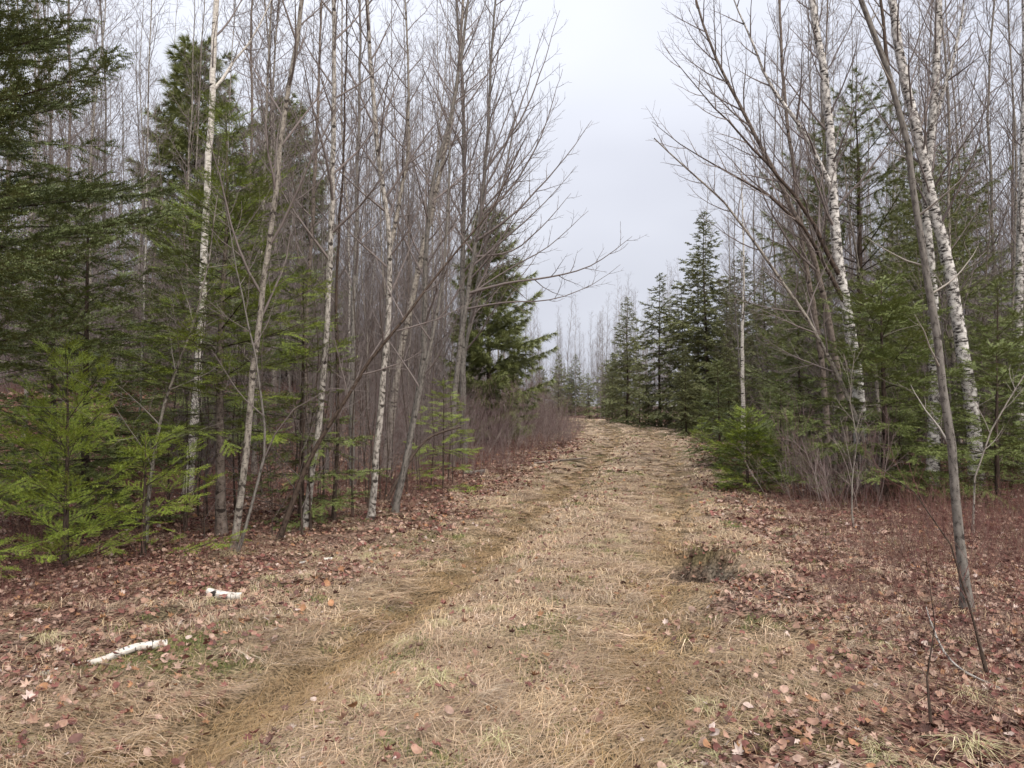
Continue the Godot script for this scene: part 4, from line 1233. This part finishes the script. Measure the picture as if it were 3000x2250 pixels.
func build_floor() -> void:
	var dry := [Color(0.49, 0.375, 0.27), Color(0.38, 0.28, 0.195), Color(0.58, 0.475, 0.365), Color(0.27, 0.195, 0.14), Color(0.45, 0.32, 0.215)]
	var gold := [Color(0.31, 0.22, 0.128), Color(0.25, 0.172, 0.098), Color(0.38, 0.285, 0.18), Color(0.34, 0.225, 0.115)]
	var green := [Color(0.09, 0.13, 0.035), Color(0.13, 0.16, 0.05), Color(0.30, 0.26, 0.12)]
	var bands := [[2.0, 5.0, 240.0, 0.0019, 0.9], [5.0, 9.0, 130.0, 0.003, 0.9], [9.0, 16.0, 45.0, 0.006, 1.1], [16.0, 32.0, 20.0, 0.012, 1.3], [32.0, 78.0, 8.0, 0.022, 1.6]]
	var grass := Node3D.new()
	grass.name = "dry_grass"
	add_child(grass)
	tag(grass, "matted straw coloured dry grass covering the track and its verges", "grass", "", "stuff")
	for b in bands:
		var kinds := [blades(30, 0.11, 0.25 * b[4], b[3], 0.020, 0.6, dry), blades(26, 0.12, 0.19 * b[4], b[3], 0.032, 1.5, dry), blades(36, 0.10, 0.14 * b[4], b[3], 0.010, 0.8, gold), blades(26, 0.07, 0.09 * b[4], b[3], 0.03, 3.1, green)]
		var xs := [[], [], [], []]
		var cols := [[], [], [], []]
		var n := 0
		var w: float = 0.72 * b[1] + 1.0
		var total := int(w * 2.0 * (b[1] - b[0]) * b[2])
		for i in total:
			var d := rng.randf_range(b[0], b[1])
			var x := rng.randf_range(-w, w)
			if absf(x) > 0.72 * d + 0.8: continue
			var u := x - track_x(d)
			if absf(u) > 6.0: continue
			var rut := rut_at(x, d)
			var st := straw_at(x, d)
			var h := hole(x, d)
			var moss := smoothstep(1.0, 0.3, sqrt(pow((x + 2.05) / 0.8, 2) + pow((d - 4.55) / 0.45, 2)))
			if h > 0.06 or rng.randf() > maxf(maxf(st, 0.20 if absf(u) < 4.0 else 0.07), moss * 0.9): continue
			var kind := 0 if rng.randf() < 0.55 else 1
			if rng.randf() < rut * 1.25: kind = 2
			elif rng.randf() < 0.03 + moss * 0.8 + 0.4 * smoothstep(0.15, 0.5, noise.get_noise_2d(x * 1.7 + 500, d * 1.7)): kind = 3
			# how the grass lies: across the track, swirling; along it in the ruts
			var turn := noise.get_noise_2d(x * 0.8 + 200, d * 0.8) * 2.2 + 0.35 + rng.randf_range(-0.75, 0.75)
			if kind == 2: turn = PI / 2 - 0.35 + rng.randf_range(-0.5, 0.5) + (PI if rng.randf() < 0.5 else 0.0)
			var bs := Basis.from_euler(Vector3(rng.randf_range(-0.08, 0.08), turn, rng.randf_range(-0.08, 0.08))).scaled(Vector3.ONE * rng.randf_range(0.75, 1.25))
			xs[kind].append(Transform3D(bs, at(x, d)))
			var k := rng.randf_range(0.8, 1.2) * (1.0 + 0.3 * noise.get_noise_2d(x * 2.5, d * 2.5 + 800))
			cols[kind].append(Color(k, k * rng.randf_range(0.95, 1.0), k * rng.randf_range(0.85, 1.0)))
			n += 1
		for i in 4: scatter("blades", kinds[i].mesh(), mats.straw, xs[i], cols[i], "", "", grass)

	# pale curly tussocks
	var tus := [blades(70, 0.05, 0.19, 0.0022, 0.045, 3.14, [Color(0.56, 0.49, 0.30), Color(0.48, 0.40, 0.24), Color(0.62, 0.53, 0.36), Color(0.36, 0.34, 0.16)]), blades(60, 0.06, 0.28, 0.0022, 0.05, 1.3, dry)]
	var tx := [[], []]
	var tries := 0
	while tries < 800:
		tries += 1
		var d := 2.4 + 15.0 * pow(rng.randf(), 1.2)
		var x := rng.randf_range(-0.7, 0.7) * d
		var u := x - track_x(d)
		if absf(u) > 3.6 or rut_at(x, d) > 0.4 or hole(x, d) > 0.05: continue
		if noise.get_noise_2d(x * 1.9 + 900, d * 1.9) < 0.08 and not (absf(x + 2.5) < 0.4 and absf(d - 5.5) < 0.35): continue
		tx[tries % 2].append(Transform3D(Basis.from_euler(Vector3(0, rng.randf() * TAU, 0)).scaled(Vector3.ONE * rng.randf_range(0.5, 1.15)), at(x, d)))
	for i in 2: scatter("tussocks", tus[i].mesh(), mats.straw, tx[i], [], "", "", grass)

	# fallen leaves: the 300 that show largest are pieces of the ground, the rest one mass
	var shapes := []
	for i in 8: shapes.append(leaf(i))
	var spots := []
	for b in [[2.1, 5.0, 760.0, 0.55], [5.0, 9.0, 560.0, 0.57], [9.0, 16.0, 300.0, 0.7], [16.0, 34.0, 90.0, 1.05]]:
		var w: float = 0.72 * b[1] + 1.0
		var total := int(w * 2.0 * (b[1] - b[0]) * b[2])
		for i in total:
			var d := rng.randf_range(b[0], b[1])
			var x := rng.randf_range(-w, w)
			if absf(x) > 0.72 * d + 0.8: continue
			var st := straw_at(x, d)
			var p := lerpf(1.0, 0.075, st) * (1.0 - 0.75 * rut_at(x, d))
			p *= 0.75 + 0.9 * noise.get_noise_2d(x * 1.1 + 33, d * 1.1)
			if hole(x, d) > 0.25: p = 0.3
			if x < -1.5 and d < 6.0: p = maxf(p, 0.34)
			if rng.randf() > p: continue
			var tilt := Vector3(rng.randf_range(-0.7, 0.7), rng.randf() * TAU, rng.randf_range(-0.7, 0.7))
			var pos := at(x, d) + Vector3(0, rng.randf_range(0.004, 0.035) + 0.03 * st, 0)
			spots.append([d, Transform3D(Basis.from_euler(tilt).scaled(Vector3.ONE * minf(rng.randf_range(0.4, 1.2), rng.randf_range(0.6, 1.6)) * b[3]), pos)])
	for b in [[2.1, 5.0, 320.0], [5.0, 9.0, 180.0], [9.0, 18.0, 60.0]]:     # crumbled bits caught in the straw
		var w: float = 0.72 * b[1] + 1.0
		for i in int(w * 2.0 * (b[1] - b[0]) * b[2]):
			var d := rng.randf_range(b[0], b[1])
			var x := rng.randf_range(-w, w)
			if absf(x) > 0.72 * d + 0.8 or absf(x - track_x(d)) > 6.5 or rng.randf() < rut_at(x, d) * 0.6: continue
			if rng.randf() > 0.45 + noise.get_noise_2d(x * 1.5 + 10, d * 1.5): continue
			spots.append([99.0, Transform3D(Basis.from_euler(Vector3(rng.randf_range(-0.9, 0.9), rng.randf() * TAU, rng.randf_range(-0.9, 0.9))).scaled(Vector3.ONE * rng.randf_range(0.12, 0.36)), at(x, d) + Vector3(0, rng.randf_range(0.01, 0.045), 0))])
	for q in [[-2.5, 4.42], [-2.36, 4.5], [-2.2, 4.62], [-2.3, 5.98], [-2.14, 5.96], [-2.66, 4.36]]:     # leaves lying on and against the birch pieces
		for i in 2:
			spots.append([q[1], Transform3D(Basis.from_euler(Vector3(rng.randf_range(-0.4, 0.4), rng.randf() * TAU, rng.randf_range(-0.4, 0.4))).scaled(Vector3.ONE * rng.randf_range(0.4, 0.75)), at(q[0] + rng.randf_range(-0.07, 0.07), q[1] + rng.randf_range(-0.05, 0.08)) + Vector3(0, rng.randf_range(0.035, 0.06), 0))])
	var big := []
	for s in spots:
		if s[0] < 4.6 and absf(s[1].origin.x) < s[0] * 0.66: big.append(s)
	big.sort_custom(func(a, b): return a[1].basis.get_scale().x / a[0] > b[1].basis.get_scale().x / b[0])
	big = big.slice(0, 300)
	var chosen := {}
	var leaf_mats := []
	for i in 12:
		var m := StandardMaterial3D.new()
		m.albedo_color = leaf_color().linear_to_srgb()
		m.vertex_color_use_as_albedo = true
		m.roughness = 0.8
		m.metallic_specular = 0.3
		m.cull_mode = BaseMaterial3D.CULL_DISABLED
		leaf_mats.append(m)
	for s in big:
		chosen[s] = true
		var o := part("fallen_leaf", shapes[rng.randi() % 8], leaf_mats[rng.randi() % 12], ground)
		o.transform = s[1]
	var lx := []
	var lc := []
	for i in 8:
		lx.append([])
		lc.append([])
	for s in spots:
		if chosen.has(s): continue
		var k := rng.randi() % 8
		lx[k].append(s[1])
		lc[k].append(leaf_color())
	var litter := Node3D.new()
	litter.name = "leaf_litter"
	add_child(litter)
	tag(litter, "curled brown fallen leaves lying thick on both sides of the track", "leaf litter", "", "stuff")
	for i in 8: scatter("leaves", shapes[i], mats.leaf, lx[i], lc[i], "", "", litter)


# ------------------------------------------------------------------ single small things

func log_piece(called: String, label: String, category: String, pts: Array, r0: float, r1: float, mat: Material, end: Color) -> void:
	var base: Vector3 = pts[0]
	var root := thing(called, label, category, base)
	var e := []
	for q in pts: e.append(q - base)
	var p := spline(e, 0.06, 0.003)
	var g := Geo.new()
	var rr := PackedFloat32Array()
	for i in p.size(): rr.append(lerpf(r0, r1, float(i) / (p.size() - 1)) * (1.0 + 0.1 * noise.get_noise_2d(i * 20.0, base.x * 50)))
	g.tube(p, rr, 10, Color.WHITE, rng.randf())
	part("bark", g.mesh(), mat, root)
	var c := Geo.new()
	c.cap(p, r1, end)
	var back := p.duplicate()
	back.reverse()
	c.cap(back, r0, end)
	part("end_grain", c.mesh(false), mats.twig, root)

func build_details() -> void:
	var wood := Color(0.42, 0.33, 0.24)
	var up := Vector3(0, 0.03, 0)
	log_piece("birch_log", "short white birch log lying on leaves at the left verge", "log", [at(-2.37, 6.05) + up * 1.05, at(-2.22, 6.0) + up * 1.05, at(-2.08, 5.98) + up * 1.05], 0.034, 0.032, mats.birch, wood)
	log_piece("birch_branch", "crooked white birch branch lying in leaves at the lower left", "branch", [at(-2.66, 4.38) + up * 0.3, at(-2.5, 4.46) + up * 1.05, at(-2.38, 4.5) + up * 1.05, at(-2.24, 4.62) + up * 1.5, at(-2.10, 4.72) + up * 1.05], 0.012, 0.028, mats.birch, wood)
	log_piece("birch_chip", "small white birch piece on the left verge, the nearer one", "branch", [at(-2.02, 7.4) + up * 0.6, at(-1.95, 7.35) + up], 0.018, 0.014, mats.birch, wood)
	log_piece("birch_chip", "small white birch piece on the left verge, the farther one", "branch", [at(-1.86, 7.65) + up * 0.6, at(-1.79, 7.7) + up], 0.018, 0.014, mats.birch, wood)
	log_piece("white_stick", "bent white stick leaning on leaves before the grey young maple", "branch", [at(2.66, 4.2) + up * 0.3, at(2.53, 4.42) + up * 1.5, at(2.57, 4.7) + up * 5.0, at(2.75, 5.15) + up * 6.0], 0.007, 0.004, mats.silver, wood)
	log_piece("fallen_log", "grey fallen log on the leaf bank behind the sparse yellow fir", "log", [at(-2.75, 15.0) + up, at(-2.4, 15.1) + up, at(-2.0, 15.3) + up], 0.07, 0.06, mats.dark, wood)
	log_piece("fallen_log", "short pale log end right of the sparse yellow fir", "log", [at(-1.05, 17.2) + up, at(-0.8, 17.1) + up, at(-0.55, 17.0) + up * 2], 0.07, 0.08, mats.grey, wood)
	log_piece("fallen_branch", "dark broken branch propped slantwise beside the sparse yellow fir", "branch", [at(-2.0, 12.2), at(-1.75, 12.5) + Vector3(0, 0.5, 0), at(-1.4, 12.9) + Vector3(0, 0.95, 0), at(-0.9, 13.4) + Vector3(0, 1.15, 0)], 0.035, 0.015, mats.dark, wood)
	log_piece("fallen_branch", "broken branch lying across the left verge of leaves", "branch", [at(0.55, 19.5) + up, at(1.3, 19.8) + up * 2, at(2.0, 20.6) + up * 5], 0.03, 0.02, mats.brown, wood)
	# sticks in the pit beside the right rut
	var pit := thing("pit_debris", "dark broken sticks and bark lying in the pit beside the rut", "debris", Vector3(1.73, height(1.73, -7.45), -7.45))
	for i in 13:
		var g := Geo.new()
		var a := rng.randf() * TAU
		var r := sqrt(rng.randf())
		var b := rng.randf() * TAU
		var x := cos(b) * r * 0.34 + 0.05
		var z := sin(b) * r * 0.62 - 0.12
		var l := rng.randf_range(0.15, 0.38)
		var y0 := height(1.73, -7.45)
		var p := Vector3(x, height(1.73 + x, -7.45 + z) - y0 + 0.02, z)
		var e := Vector3(x + cos(a) * l, 0, z + sin(a) * l)
		e.y = maxf(height(1.73 + e.x, -7.45 + e.z) - y0 + rng.randf_range(0.015, 0.05), p.y - 0.05)
		var mid := (p + e) * 0.5 + Vector3(rng.randf_range(-0.02, 0.02), rng.randf_range(0.0, 0.03), rng.randf_range(-0.02, 0.02))
		g.twig(PackedVector3Array([p, mid, e]), rng.randf_range(0.004, 0.011), 0.003, [Color(0.09, 0.068, 0.056), Color(0.15, 0.115, 0.092), Color(0.26, 0.21, 0.17)][i % 3])
		part("stick", g.mesh(false), mats.twig, pit)
	var lump := SphereMesh.new()
	lump.radius = 0.5
	lump.height = 1.0
	lump.radial_segments = 7
	lump.rings = 4
	var cx := []
	var cc := []
	for i in 130:
		var r := sqrt(rng.randf()) * 0.85
		var b := rng.randf() * TAU
		var x := cos(b) * r * 0.40 + 0.05
		var z := sin(b) * r * 0.80 - 0.13
		var sz := 0.010 + 0.035 * pow(rng.randf(), 3.0)
		cx.append(Transform3D(Basis.from_euler(Vector3(rng.randf() * 3, rng.randf() * 6, rng.randf() * 3)).scaled(Vector3(sz * 1.3, sz * 0.8, sz)), Vector3(x, height(1.73 + x, -7.45 + z) - height(1.73, -7.45) + sz * 0.2, z)))
		var k := rng.randf_range(0.7, 1.4)
		cc.append(Color(0.19 * k, 0.145 * k, 0.11 * k))
	scatter("clods", lump, mats.straw, cx, cc, "", "", pit)
